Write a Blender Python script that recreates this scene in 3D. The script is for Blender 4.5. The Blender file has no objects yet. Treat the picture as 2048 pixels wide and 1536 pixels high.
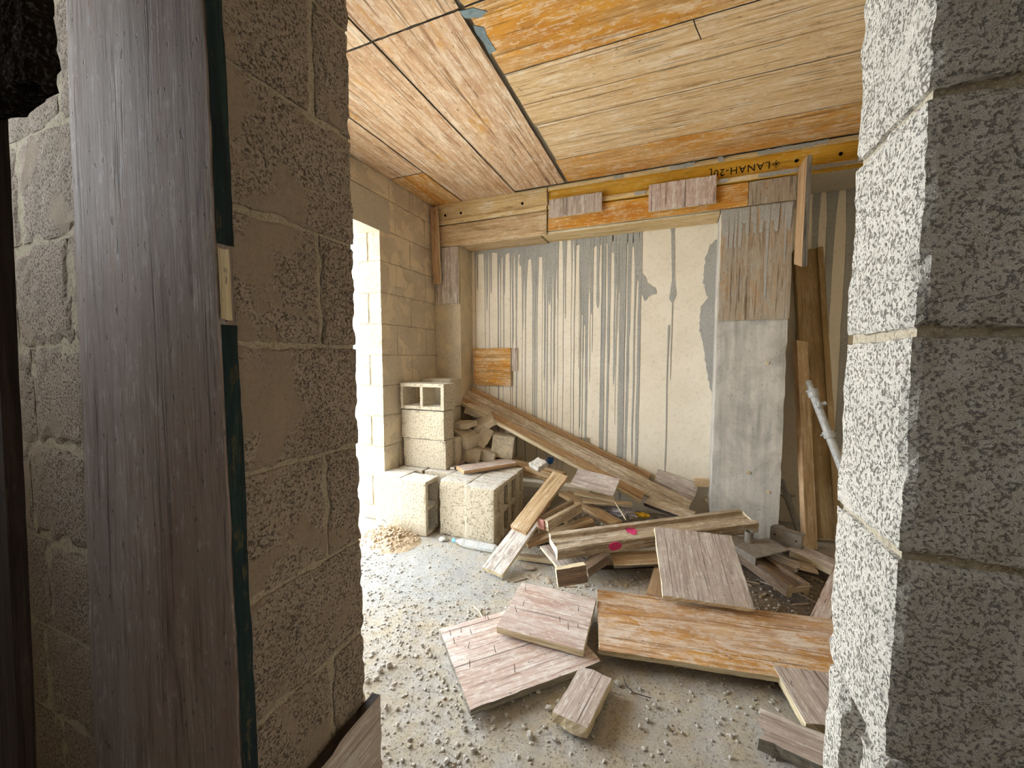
import bpy, bmesh, math, random
from mathutils import Vector, Matrix, noise

# ------------------------------------------------------------------ camera
SC = bpy.context.scene
COL = SC.collection
FPX, PITCH, YAW, EYE = 790.0, math.radians(3.84), math.radians(22.0685), 1.44
CF = Vector((-math.sin(YAW) * math.cos(PITCH), math.cos(YAW) * math.cos(PITCH), -math.sin(PITCH)))
CR = Vector((math.cos(YAW), math.sin(YAW), 0))
CU = CR.cross(CF)
CP = Vector((0, 0, EYE))
cd = bpy.data.cameras.new('camera')
cam = bpy.data.objects.new('camera', cd)
COL.objects.link(cam)
cd.sensor_fit = 'HORIZONTAL'
cd.sensor_width = 36.0
cd.lens = 36.0 * FPX / 2048.0
cd.clip_start = 0.05
cd.clip_end = 300
cam.matrix_world = Matrix(((CR.x, CU.x, -CF.x, CP.x), (CR.y, CU.y, -CF.y, CP.y), (CR.z, CU.z, -CF.z, CP.z), (0, 0, 0, 1)))
SC.camera = cam

# ------------------------------------------------------------------ light
SC.view_settings.view_transform = 'Standard'
SC.view_settings.look = 'None'
SC.view_settings.gamma = 1.0
SC.view_settings.use_curve_mapping = False
SC.view_settings.exposure = 0.76
SC.cycles.max_bounces = 14
SC.cycles.diffuse_bounces = 10
SKY = 11.0
world = bpy.data.worlds.new('overcast_sky')
SC.world = world
world.use_nodes = True
wn = world.node_tree
wn.nodes.clear()
wo = wn.nodes.new('ShaderNodeOutputWorld')
wb = wn.nodes.new('ShaderNodeBackground')
wb.inputs['Color'].default_value = (0.885, 0.95, 1.0, 1)
wb.inputs['Strength'].default_value = SKY
wn.links.new(wb.outputs[0], wo.inputs[0])


def portal(name, loc, rot, sx, sy):
    ld = bpy.data.lights.new(name, 'AREA')
    ld.shape = 'RECTANGLE'
    ld.size, ld.size_y = sx, sy
    ld.cycles.is_portal = True
    o = bpy.data.objects.new(name, ld)
    o.location, o.rotation_euler = loc, rot
    COL.objects.link(o)


OPEN_Y0, OPEN_Y1, OPEN_Z = 0.95, 2.72, 2.5
portal('sky_portal', (-2.62, (OPEN_Y0 + OPEN_Y1) / 2, 1.25), (0, -math.pi / 2, 0), 2.5, OPEN_Y1 - OPEN_Y0)
WIN = (-0.5, 0.47, 1.88, 2.95)
portal('sky_portal_passage', (-2.33, (WIN[0] + WIN[1]) / 2, (WIN[2] + WIN[3]) / 2), (0, -math.pi / 2, 0), WIN[3] - WIN[2], WIN[1] - WIN[0])


# ------------------------------------------------------------------ survey helpers: where a sight line from the tripod meets a plane
def ray(x, y):
    return CF + CR * ((x - 1024) / FPX) - CU * ((y - 768) / FPX)


def gz(x, y, z):
    d = ray(x, y)
    return CP + d * ((z - EYE) / d.z)


def gy(x, y, Y):
    d = ray(x, y)
    return CP + d * (Y / d.y)


def gx(x, y, X):
    d = ray(x, y)
    return CP + d * (X / d.x)


def gp(x, y, p0, n):
    d = ray(x, y)
    return CP + d * ((p0 - CP).dot(n) / d.dot(n))


# ------------------------------------------------------------------ materials
def lin(h):
    v = [int(h[i:i + 2], 16) / 255 for i in (0, 2, 4)]
    return tuple(c / 12.92 if c <= .04045 else ((c + .055) / 1.055) ** 2.4 for c in v) + (1,)


class NT:
    def __init__(s, name):
        s.m = bpy.data.materials.new(name)
        s.m.use_nodes = True
        s.t = s.m.node_tree
        s.t.nodes.clear()
        s.out = s.n('ShaderNodeOutputMaterial')
        s.b = s.n('ShaderNodeBsdfPrincipled')
        s.t.links.new(s.b.outputs[0], s.out.inputs[0])
        s.b.inputs['Specular IOR Level'].default_value = 0.25
        s.b.inputs['Roughness'].default_value = 0.85

    def n(s, t, **k):
        nd = s.t.nodes.new(t)
        for a, v in k.items():
            setattr(nd, a, v)
        return nd

    def put(s, sock, v):
        if hasattr(v, 'links'):
            s.t.links.new(v, sock)
        elif v is not None:
            sock.default_value = v

    def noise(s, vec, scale, detail=4, rough=.55, dist=0):
        nd = s.n('ShaderNodeTexNoise')
        s.put(nd.inputs['Vector'], vec)
        nd.inputs['Scale'].default_value = scale
        nd.inputs['Detail'].default_value = detail
        nd.inputs['Roughness'].default_value = rough
        nd.inputs['Distortion'].default_value = dist
        return nd.outputs['Fac']

    def map(s, vec, scale, loc=(0, 0, 0)):
        nd = s.n('ShaderNodeMapping')
        s.put(nd.inputs['Vector'], vec)
        nd.inputs['Scale'].default_value = scale
        nd.inputs['Location'].default_value = loc
        return nd.outputs[0]

    def ramp(s, fac, stops):
        nd = s.n('ShaderNodeValToRGB')
        e = nd.color_ramp.elements
        while len(e) < len(stops):
            e.new(0.5)
        for i, (p, c) in enumerate(stops):
            e[i].position = p
            e[i].color = c if isinstance(c, tuple) else (c, c, c, 1)
        s.put(nd.inputs[0], fac)
        return nd.outputs[0]

    def mix(s, fac, a, b, mode='MIX'):
        nd = s.n('ShaderNodeMix', data_type='RGBA', blend_type=mode)
        s.put(nd.inputs[0], fac)
        s.put(nd.inputs[6], a)
        s.put(nd.inputs[7], b)
        return nd.outputs[2]

    def math(s, op, a, b=None, clamp=False):
        nd = s.n('ShaderNodeMath', operation=op)
        nd.use_clamp = clamp
        s.put(nd.inputs[0], a)
        if b is not None:
            s.put(nd.inputs[1], b)
        return nd.outputs[0]

    def bump(s, h, strength, dist, prev=None):
        nd = s.n('ShaderNodeBump')
        nd.inputs['Strength'].default_value = strength
        nd.inputs['Distance'].default_value = dist
        s.put(nd.inputs['Height'], h)
        if prev is not None:
            s.put(nd.inputs['Normal'], prev)
        s.t.links.new(nd.outputs[0], s.b.inputs['Normal'])
        return nd.outputs[0]

    def rnd(s, vec):
        oi = s.n('ShaderNodeObjectInfo')
        cx = s.n('ShaderNodeCombineXYZ')
        s.put(cx.inputs[0], s.math('MULTIPLY', oi.outputs['Random'], 37.0))
        s.put(cx.inputs[1], s.math('MULTIPLY', oi.outputs['Random'], 91.0))
        s.put(cx.inputs[2], s.math('MULTIPLY', oi.outputs['Random'], 53.0))
        va = s.n('ShaderNodeVectorMath', operation='ADD')
        s.put(va.inputs[0], vec)
        s.put(va.inputs[1], cx.outputs[0])
        return va.outputs[0]


def wood(name, dark, mid, light, resin=None, resin_amt=0.0, dust=None, dust_amt=0.0, lam=0.0, crack=.5, alt=None, red=None, red_amt=0.0):
    s = NT(name)
    tc = s.n('ShaderNodeTexCoord')
    uv = s.rnd(tc.outputs['UV'])
    g = s.noise(s.map(uv, (1.8, 34, 1)), 1.0, 8, .72, .7)
    f = s.noise(s.map(uv, (9, 230, 1)), 1.0, 4, .68)
    bl = s.noise(s.map(uv, (2.2, 5, 1)), 1.0, 5, .6)
    col = s.ramp(g, [(.33, lin(dark)), (.46, lin(mid)), (.62, lin(light))])
    g5 = s.math('SUBTRACT', g, .5)
    f5 = s.math('SUBTRACT', f, .5)
    streak = s.math('ADD', s.math('MULTIPLY', g5, .55), s.math('MULTIPLY', f5, .45))

    def worn(scale, loc, lo, hi, detail=7, rough=.68):
        nz = s.noise(s.map(uv, scale, loc), 1.0, detail, rough, .25)
        return s.ramp(s.math('ADD', nz, streak), [(lo, 0), (hi, 1)])
    if alt:
        col = s.mix(worn((2.2, 5, 1), (0, 0, 0), .42, .62), col, lin(alt))
    if red:
        col = s.mix(s.math('MULTIPLY', worn((1.5, 8, 1), (3, 1, 0), .62 - red_amt * .3, .74 - red_amt * .3), .7), col, lin(red))
    if resin:
        m = worn((1.5, 6.0, 1), (7, 3, 0), .64 - resin_amt * .32, .71 - resin_amt * .32)
        rc = s.mix(s.ramp(s.noise(s.map(uv, (2.5, 12, 1)), 1.0, 6, .6), [(.35, 0), (.65, 1)]), lin(resin[0]), lin(resin[1]))
        col = s.mix(s.math('MULTIPLY', m, s.ramp(f, [(.3, .55), (.5, .95)])), col, rc)
    col = s.mix(s.ramp(f, [(.32, .8), (.47, 0)]), col, s.mix(.75, col, lin(dark)))
    if dust:
        dm = worn((6, 13, 1), (1, 8, 0), .68 - dust_amt * .3, .80 - dust_amt * .3, 10, .78)
        d2 = worn((22, 40, 1), (4, 2, 0), .70 - dust_amt * .3, .78 - dust_amt * .3, 6, .7)
        col = s.mix(s.math('MULTIPLY', s.math('MAXIMUM', dm, s.math('MULTIPLY', d2, .7)), .82), col, lin(dust))
    stn = s.noise(s.map(uv, (1.1, 2.4, 1), (6, 6, 0)), 1.0, 6, .65)
    col = s.mix(s.ramp(stn, [(.30, .45), (.46, 0)]), col, s.mix(.6, col, lin(dark)))
    cr = s.noise(s.map(uv, (2.4, 60, 1), (0, 4, 0)), 1.0, 4, .5, .3)
    cm = s.ramp(cr, [(.29 + .06 * crack, 1), (.35 + .06 * crack, 0)])
    sp = s.noise(s.map(uv, (34, 70, 1)), 1.0, 2)
    sm = s.ramp(sp, [(.27, 1), (.32, 0)])
    allc = s.math('MAXIMUM', s.math('MULTIPLY', cm, crack), s.math('MULTIPLY', sm, .55))
    if lam:
        sx = s.n('ShaderNodeSeparateXYZ')
        s.put(sx.inputs[0], tc.outputs['UV'])
        fr = s.math('FRACT', s.math('DIVIDE', s.math('ADD', sx.outputs[1], 10.031), lam))
        ln = s.ramp(fr, [(0, 1), (.02, .9), (.035, 0)])
        brk = s.ramp(s.noise(s.map(uv, (2, 3, 1)), 1.0, 3), [(.4, .15), (.6, .8)])
        allc = s.math('MAXIMUM', allc, s.math('MULTIPLY', ln, brk))
    col = s.mix(allc, col, s.mix(.85, col, lin('140d08')))
    s.put(s.b.inputs['Base Color'], col)
    s.b.inputs['Roughness'].default_value = .8
    h = s.math('ADD', s.math('MULTIPLY', g, .5), s.math('MULTIPLY', f, .35))
    h = s.math('SUBTRACT', h, allc)
    s.bump(h, .55, .004)
    return s.m


def cement(name, base, light, dark, grain=70, pit=.5, smear=None, smear_amt=.3, bump=.6, dist=.006, rand=False, fine=.5, coord='Object', dusty=None):
    s = NT(name)
    tc = s.n('ShaderNodeTexCoord')
    v = tc.outputs[coord]
    if rand:
        v = s.rnd(v)
    lo = s.noise(v, 3.0, 5, .6)
    g = s.noise(v, grain, 4, .65)
    g2 = s.noise(v, grain * 2.7, 2, .6)
    col = s.ramp(lo, [(.3, lin(base)), (.7, lin(light))])
    pm = s.ramp(g, [(.34, 1), (.47, 0)])
    lm = s.ramp(g2, [(.52, 0), (.70, 1)])
    sm = None
    if smear:
        sn = s.noise(v, 5.5, 6, .6, .5)
        sm = s.ramp(sn, [(.66 - smear_amt * .3, 0), (.70 - smear_amt * .3, 1)])
        keep = s.math('SUBTRACT', 1.0, s.math('MULTIPLY', sm, .85))
        pm = s.math('MULTIPLY', pm, keep)
        lm = s.math('MULTIPLY', lm, keep)
        col = s.mix(s.math('MULTIPLY', sm, .8), col, lin(smear))
    col = s.mix(s.math('MULTIPLY', lm, fine), col, s.mix(.6, col, (1, 1, 1, 1)))
    col = s.mix(s.math('MULTIPLY', pm, pit), col, lin(dark))
    if dusty:           # settled dust on the upward faces
        ge = s.n('ShaderNodeNewGeometry')
        sp = s.n('ShaderNodeSeparateXYZ')
        s.put(sp.inputs[0], ge.outputs['Normal'])
        dn = s.noise(v, 38, 6, .7)
        up = s.math('MULTIPLY', s.ramp(sp.outputs[2], [(.55, 0), (.9, 1)]), s.ramp(dn, [(.36, 0), (.52, .9)]))
        col = s.mix(up, col, lin(dusty))
    s.put(s.b.inputs['Base Color'], col)
    s.b.inputs['Roughness'].default_value = .95
    s.b.inputs['Specular IOR Level'].default_value = .12
    h = s.math('SUBTRACT', s.math('MULTIPLY', g2, .35), s.math('MULTIPLY', pm, .9))
    s.bump(h, bump, dist)
    return s.m


def plain(name, c, rough=.6, metal=0.0, var=.25, scale=30, bump=.2):
    s = NT(name)
    tc = s.n('ShaderNodeTexCoord')
    nz = s.noise(tc.outputs['Object'], scale, 5)
    cc = lin(c)
    dk = tuple(x * (1 - var) for x in cc[:3]) + (1,)
    s.put(s.b.inputs['Base Color'], s.ramp(nz, [(.35, dk), (.65, cc)]))
    s.b.inputs['Roughness'].default_value = rough
    s.b.inputs['Metallic'].default_value = metal
    if bump:
        s.bump(nz, bump, .002)
    return s.m


M = {}
RES = ('ad7630', 'cf9a42')
M['grey'] = wood('weathered_grey_wood', '7d6f66', 'ad9f95', 'c9beb4', None, 0, 'dad5ce', .5, .1, .5, 'b8aaa0')
M['pink'] = wood('weathered_pink_plywood', '8a7064', 'bda99d', 'd5c8bf', None, 0, 'dedad5', .6, .25, .4, 'c4b0a8', 'b08a79', .3)
M['orange'] = wood('resin_coated_plywood', '8c6242', 'c3a079', 'dcc6a6', RES, .42, 'ded5c9', .6, .115, .5, 'bfa28a', 'a07c62', .2)
M['orange_strong'] = wood('orange_resin_plywood', '8f5a22', 'c8944e', 'dfba80', ('b8741f', 'd9a03c'), .66, 'e0d0b0', .5, 0, .45, 'cb9a5c')
M['ceil_orange'] = wood('orange_resin_ceiling_board', '8f6330', 'c79a5e', 'dcbc8c', ('ba7a22', 'dba03a'), .52, 'e2d4bc', .5, 0, .5, 'c6a06c')
M['ceil_tan'] = wood('tan_ceiling_board', '9a774e', 'd0b083', 'e2cda8', ('bf8e48', 'd6a964'), .08, 'e6dac6', .5, .25, .65, 'd8bc92')
M['ceil_pink'] = wood('pinkish_ceiling_board', '8a684c', 'c2a080', 'd8c2a6', ('b8863f', 'cc9c58'), .16, 'e0d2be', .55, .2, .6, 'caa987', 'ab7f5e', .25)
M['tan'] = wood('tan_timber', '7f6444', 'b89c76', 'd3bd98', None, 0, 'dcd1bd', .4, 0, .5, 'bfa37e')
M['brown'] = wood('brown_plank', '7a5c42', 'ab8a68', 'c5a986', None, 0, 'd3c6b0', .25, 0, .4, 'b3946f')
M['whitened'] = wood('whitened_wood', '857b72', 'b8aea5', 'd0c8c0', None, 0, 'e4e1dc', .8, 0, .5)
M['dusty'] = wood('dusty_timber', '75614c', 'a6937c', 'c2b29c', None, 0, 'dcd4c6', .5, 0, .5, 'b2a084')
M['darkwood'] = wood('shade_dark_weathered_timber', '1f1815', '332a24', '453a33', None, 0, '574d45', .1, 0, .4)  # near-black tone holds the shade of the backlit post
M['yellow'] = wood('yellow_beam_timber', '8f6a18', 'c59a30', 'dbb45c', ('bb8a1c', 'd6a130'), .5, 'dccfae', .3, 0, .4, 'cda03a')
M['yellow_pale'] = wood('pale_yellow_beam_timber', '967c50', 'cdb180', 'dfca9f', None, 0, 'e0d9c8', .45, 0, .45, 'd2b988')
M['greyboard'] = wood('cement_stained_board', '6f604e', 'a3907a', 'bba98f', ('a3815a', 'b8966c'), .3, 'b0aca3', .5, 0, .6, 'a39a8c')
M['post'] = wood('purple_grey_shuttering_board', '5c4d47', '8a7a73', 'a59892', None, 0, 'b5aca9', .35, 0, .45, '91827b', '7a5a48', .3)
M['edge'] = wood('pale_board_edge', '968463', 'cbbb99', 'dfd3b9', None, 0, 'ddd6c8', .35, 0, .6)
M['edge_dark'] = wood('dark_board_edge', '4a453e', '756f66', '96907f', None, 0, '9a958c', .3, 0, .6)
M['olive'] = wood('olive_yellow_beam', '6f5a3e', '9c835c', 'b49b74', None, 0, 'bcae96', .35, 0, .4, '937b52')
M['block'] = cement('concrete_block_wall', 'beb098', 'd2c6b0', '7d705c', 120, .5, 'd8caae', .5, .8, .005)
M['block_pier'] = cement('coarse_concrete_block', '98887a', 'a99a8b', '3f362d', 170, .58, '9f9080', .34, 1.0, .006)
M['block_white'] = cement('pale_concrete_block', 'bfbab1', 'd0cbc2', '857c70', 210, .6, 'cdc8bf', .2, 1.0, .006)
M['block_loose'] = cement('loose_concrete_block', 'b5aa94', 'c6bba6', '7d6f58', 75, .9, None, 0, .5, .004, True, dusty='dcdbd8')
M['mortar'] = cement('mortar', 'a0957f', 'b0a591', '6a5e4c', 120, .4, None, 0, .5, .004)
M['lintel'] = cement('smooth_cast_concrete', 'a8a08e', 'b9b19f', '7c7464', 60, .25, None, 0, .2, .002)
M['plaster'] = cement('cream_cast_concrete', 'e0d7c4', 'ece4d4', 'a09378', 34, .18, None, 0, .2, .002, fine=.2)
M['drip'] = cement('grey_cement_drip', '9a9994', 'aaa9a3', '7a7974', 60, .4, None, 0, .3, .002)
M['column'] = None
M['colleft'] = cement('tan_cast_concrete', 'b3a58c', 'c5b8a0', '83775f', 70, .5, 'cabb9c', .5, .4, .003)
M['bounce_white'] = cement('bounce_white_wall', 'd5d8da', 'e2e5e7', 'a9a9a6', 40, .2, None, 0, .3, .003)  # white picked to bounce neutral light off the added wall
M['shadelump'] = cement('shade_dark_crusted_lump', '1d1815', '251f1b', '120e0c', 60, .5, None, 0, .5, .006, fine=.08)  # shade on the lump is put into this near-black colour
M['shadelump'].node_tree.nodes['Principled BSDF'].inputs['Specular IOR Level'].default_value = 0
M['groundout'] = cement('pale_sandy_ground', 'cfc8bb', 'ded8cc', 'a89f8e', 6, .4, None, 0, .4, .02)
M['floor'] = None
M['steel'] = plain('galvanised_steel', 'b9b9b6', .6, .15, .3, 40)
M['steel_dusty'] = plain('dusty_steel', '8f867b', .7, .1, .3, 20)
M['nail'] = plain('rusty_nail', '2c2520', .6, .5, .3, 60, 0)
M['stone'] = cement('grey_gravel', 'a9a49c', 'c4beb5', '7a746b', 60, .4, None, 0, .3, .003, True)
M['sandlump'] = cement('sandy_lumps', 'b8a48a', 'cfbca2', '8f7a60', 60, .4, None, 0, .4, .004)
M['darkbrown'] = wood('dark_brown_timber', '57483c', '7d6b5b', '94816f', None, 0, 'b5a898', .3, 0, .5)
M['teal'] = wood('teal_painted_edge', '10191c', '1b2e32', '28403f', None, 0, '6b5b3a', .3, 0, .5, '172a2e')
M['pinkspray'] = plain('pink_spray_paint', 'e0457f', .8, 0, .2, 60, 0)
M['redpaint'] = plain('red_paint', 'b8303a', .8, 0, .2, 60, 0)
M['pinkfaint'] = plain('faint_pink_paint', 'c98f86', .8, 0, .3, 60, 0)
M['ink'] = plain('black_stamp_ink', '2c2410', .9, 0, .2, 60, 0)
M['bluepaint'] = plain('blue_grey_paint', '7f9198', .85, 0, .3, 40)
M['hole'] = plain('dark_hole', '0b0806', 1, 0, 0, 10, 0)
M['rag'] = plain('dirty_white_rag', 'b9b4b8', .8, 0, .35, 30)
M['yellowrag'] = plain('yellow_scrap', 'd3ab28', .7, 0, .3, 30)
M['bluescrap'] = plain('blue_plastic', '2f5f95', .5, 0, .2, 30)
M['whitecup'] = plain('white_paper', 'e6e8ea', .6, 0, .1, 30)
M['capblue'] = plain('light_blue_cap', '7fc4e6', .4, 0, .1, 30)


def floor_mat():
    s = NT('dusty_concrete_floor')
    tc = s.n('ShaderNodeTexCoord')
    v = tc.outputs['Object']
    lo = s.noise(v, 1.6, 5, .6)
    mid = s.noise(v, 9, 6, .65)
    hi = s.noise(v, 95, 6, .75)
    col = s.ramp(lo, [(.33, lin('b8b2aa')), (.5, lin('c6c1ba')), (.66, lin('d2cfc9'))])
    col = s.mix(s.ramp(mid, [(.42, 0), (.62, .7)]), col, lin('c3b597'))
    wv = s.n('ShaderNodeSeparateXYZ')
    s.put(wv.inputs[0], v)
    # spilt cement dust lies near the doorway to the yard
    dx = s.math('ADD', wv.outputs[0], 1.6)
    dy = s.math('SUBTRACT', wv.outputs[1], 2.15)
    d2 = s.math('ADD', s.math('MULTIPLY', dx, dx), s.math('MULTIPLY', s.math('MULTIPLY', dy, dy), 3.0))
    dm = s.ramp(s.math('ADD', d2, s.math('MULTIPLY', s.math('SUBTRACT', mid, .5), 1.2)), [(.05, .85), (.75, 0)])
    col = s.mix(dm, col, lin('adb0b0'))
    col = s.mix(s.ramp(hi, [(.36, .85), (.46, 0)]), col, lin('6a6054'))
    col = s.mix(s.ramp(hi, [(.56, 0), (.68, .75)]), col, lin('dedad3'))
    # brown dirt trodden in around the timber heap
    bx = s.math('SUBTRACT', wv.outputs[0], .75)
    by = s.math('SUBTRACT', wv.outputs[1], 2.75)
    b2 = s.math('ADD', s.math('MULTIPLY', bx, bx), s.math('MULTIPLY', by, by))
    bmk = s.ramp(s.math('ADD', b2, s.math('MULTIPLY', s.math('SUBTRACT', mid, .5), 1.5)), [(.2, .8), (1.0, 0)])
    col = s.mix(bmk, col, s.mix(s.ramp(hi, [(.4, 0), (.6, 1)]), lin('5c4a38'), lin('8a7660')))
    s.put(s.b.inputs['Base Color'], col)
    s.b.inputs['Roughness'].default_value = .95
    s.bump(s.math('ADD', s.math('MULTIPLY', mid, .6), s.math('MULTIPLY', hi, .6)), 1.0, .016)
    return s.m


M['floor'] = floor_mat()


def column_mat():
    s = NT('stained_smooth_concrete')
    tc = s.n('ShaderNodeTexCoord')
    v = tc.outputs['Object']
    st = s.noise(s.map(v, (9, 9, .9)), 1.0, 6, .65)
    bl = s.noise(v, 4.5, 6, .65, .6)
    fn = s.noise(v, 55, 4, .7)
    col = s.ramp(st, [(.34, lin('9f9c96')), (.5, lin('c0bcb5')), (.66, lin('d4cfc5'))])
    col = s.mix(s.ramp(bl, [(.45, 0), (.7, .7)]), col, lin('908d87'))
    col = s.mix(s.ramp(fn, [(.3, .5), (.42, 0)]), col, lin('6c6a64'))
    s.put(s.b.inputs['Base Color'], col)
    s.b.inputs['Roughness'].default_value = .85
    s.bump(fn, .3, .002)
    return s.m


M['column'] = column_mat()


def clear_plastic():
    s = NT('clear_bottle_plastic')
    s.b.inputs['Base Color'].default_value = (.93, .97, 1, 1)
    s.b.inputs['Roughness'].default_value = .12
    s.b.inputs['Transmission Weight'].default_value = .75
    s.b.inputs['IOR'].default_value = 1.25
    s.b.inputs['Specular IOR Level'].default_value = .6
    return s.m


M['bottle'] = clear_plastic()


# ------------------------------------------------------------------ mesh helpers
def link(name, bm, mats, parent=None, mw=None, smooth=False):
    me = bpy.data.meshes.new(name)
    bmesh.ops.recalc_face_normals(bm, faces=bm.faces)
    bm.to_mesh(me)
    bm.free()
    for m in (mats if isinstance(mats, (list, tuple)) else [mats]):
        me.materials.append(M[m])
    if smooth:
        for p in me.polygons:
            p.use_smooth = True
    o = bpy.data.objects.new(name, me)
    COL.objects.link(o)
    if mw is not None:
        o.matrix_world = mw
    if parent is not None:
        o.parent = parent
    return o


def tag(o, label, cat, group=None, kind=None):
    o['label'] = label
    o['category'] = cat
    if group:
        o['group'] = group
    o['kind'] = kind or 'thing'
    return o


def structure(o, label, cat):
    return tag(o, label, cat, None, 'structure')


def empty(name, loc):
    o = bpy.data.objects.new(name, None)
    o.location = loc
    o.empty_display_size = .1
    COL.objects.link(o)
    return o


def box(bm, lo, hi, mi=0):
    vs = [bm.verts.new((x, y, z)) for x in (lo[0], hi[0]) for y in (lo[1], hi[1]) for z in (lo[2], hi[2])]
    for f in ((0, 1, 3, 2), (4, 6, 7, 5), (0, 4, 5, 1), (2, 3, 7, 6), (0, 2, 6, 4), (1, 5, 7, 3)):
        bm.faces.new([vs[i] for i in f]).material_index = mi


def rough_box(bm, lo, hi, res, amp, seed=0, chip=.006, mi=0):
    """a masonry block: subdivided box with a rough skin and worn arrises"""
    ax = []
    for k in range(3):
        n = max(1, round((hi[k] - lo[k]) / res))
        ax.append([lo[k] + (hi[k] - lo[k]) * i / n for i in range(n + 1)])
    N = [len(a) - 1 for a in ax]
    V = {}
    off = Vector((seed * 7.3, seed * 3.1, seed * 5.7))
    cen = Vector([(lo[k] + hi[k]) / 2 for k in range(3)])

    def vert(i, j, k):
        key = (i, j, k)
        if key not in V:
            p = Vector((ax[0][i], ax[1][j], ax[2][k]))
            e = (i in (0, N[0])) + (j in (0, N[1])) + (k in (0, N[2]))
            q = p + off
            d = noise.noise_vector(q * 45) * amp + noise.noise_vector(q * 14) * amp * .7
            if e >= 2:
                c = chip * (.35 + max(0, noise.noise(q * 22)) * 1.6 + max(0, noise.noise(q * 6) - .25) * 2.5)
                for a, (ii, nn) in enumerate(((i, N[0]), (j, N[1]), (k, N[2]))):
                    if ii in (0, nn):
                        d[a] += c if ii == 0 else -c
            V[key] = bm.verts.new(p + d)
        return V[key]

    for a, b, c in ((0, 1, 2), (1, 2, 0), (2, 0, 1)):
        for side in (0, N[c]):
            for i in range(N[a]):
                for j in range(N[b]):
                    q = []
                    for di, dj in ((0, 0), (1, 0), (1, 1), (0, 1)):
                        ix = [0, 0, 0]
                        ix[a], ix[b], ix[c] = i + di, j + dj, side
                        q.append(vert(*ix))
                    f = bm.faces.new(q)
                    f.material_index = mi
                    f.smooth = False


def courses(z0, z1, h=.265, first=.143):
    zs = [z0]
    z = first
    while z <= z0 + .02:
        z += h
    while z < z1 - .02:
        zs.append(z)
        z += h
    zs.append(z1)
    return list(zip(zs[:-1], zs[1:]))


def tube(bm, p0, p1, r, n=12, r1=None, inner=None, mi=0):
    p0, p1 = Vector(p0), Vector(p1)
    d = (p1 - p0).normalized()
    a = d.orthogonal().normalized()
    b = d.cross(a)
    r1 = r if r1 is None else r1
    R = []
    rings = [(p0, r), (p1, r1)]
    if inner:
        rings += [(p1, r1 - inner), (p0, r - inner)]
    for p, rr in rings:
        R.append([bm.verts.new(p + (a * math.cos(t) + b * math.sin(t)) * rr) for t in (2 * math.pi * i / n for i in range(n))])
    m = len(R)
    for k in range(m if inner else m - 1):
        for i in range(n):
            f = bm.faces.new((R[k][i], R[k][(i + 1) % n], R[(k + 1) % m][(i + 1) % n], R[(k + 1) % m][i]))
            f.material_index = mi
    if not inner:
        bm.faces.new(R[0][::-1]).material_index = mi
        bm.faces.new(R[1]).material_index = mi


def plank_bm(L, W, T, seed=0, rag=.004, chip=.003, bow=0.0, ragends=(1, 1), skew=(0, 0)):
    """a sawn board: x along, y across, top face at z=0; ragged ends, worn arrises, uv in metres"""
    nx = max(3, min(70, int(L / .025)))
    ny = max(2, min(22, int(W / .025)))
    bm = bmesh.new()
    uvl = bm.loops.layers.uv.new('UVMap')
    o = Vector((seed * 3.7, seed * 1.9, seed * .7))
    G = {}
    UV = {}
    for k, z in ((0, 0.0), (1, -T)):
        for i in range(nx + 1):
            for j in range(ny + 1):
                x = L * (i / nx - .5)
                y = W * (j / ny - .5)
                ux, uy = x, y
                dx = dz = 0
                e = (y / W + .5)
                if i == 0:
                    dx = abs(noise.noise(Vector((0, y * 30, k * .6)) + o)) * rag * ragends[0] * 2 + skew[0] * e
                if i == nx:
                    dx = -abs(noise.noise(Vector((9, y * 30, k * .6)) + o)) * rag * ragends[1] * 2 + skew[1] * e
                if j in (0, ny):
                    c = max(0, noise.noise(Vector((x * 9, j, k * .4)) + o)) * chip * 1.2 + max(0, noise.noise(Vector((x * 30, j, k)) + o)) * chip
                    y += c if j == 0 else -c
                    if k == 0:
                        dz -= .0012
                    else:
                        dz += .001
                dz += bow * (1 - (2 * x / L) ** 2) + noise.noise(Vector((x * 3, y * 3, 0)) + o) * .0012
                v = bm.verts.new((x + dx, y, z + dz))
                G[k, i, j] = v
                UV[v] = (ux, uy, z)

    def face(vs, kind):
        f = bm.faces.new(vs)
        for lp in f.loops:
            x, y, z = UV[lp.vert]
            if kind == 0:
                lp[uvl].uv = (x, y + (0 if z == 0 else .37))
            elif kind == 1:
                lp[uvl].uv = (x, z + 1.3 + y)
            else:
                lp[uvl].uv = (z * 2 + 3, y * .8 + z)
        f.material_index = 0 if kind == 0 else 1
    for i in range(nx):
        for j in range(ny):
            face((G[0, i, j], G[0, i + 1, j], G[0, i + 1, j + 1], G[0, i, j + 1]), 0)
            face((G[1, i, j], G[1, i, j + 1], G[1, i + 1, j + 1], G[1, i + 1, j]), 0)
        face((G[0, i, 0], G[1, i, 0], G[1, i + 1, 0], G[0, i + 1, 0]), 1)
        face((G[0, i, ny], G[0, i + 1, ny], G[1, i + 1, ny], G[1, i, ny]), 1)
    for j in range(ny):
        face((G[0, 0, j], G[0, 0, j + 1], G[1, 0, j + 1], G[1, 0, j]), 2)
        face((G[0, nx, j], G[1, nx, j], G[1, nx, j + 1], G[0, nx, j + 1]), 2)
    return bm


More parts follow.
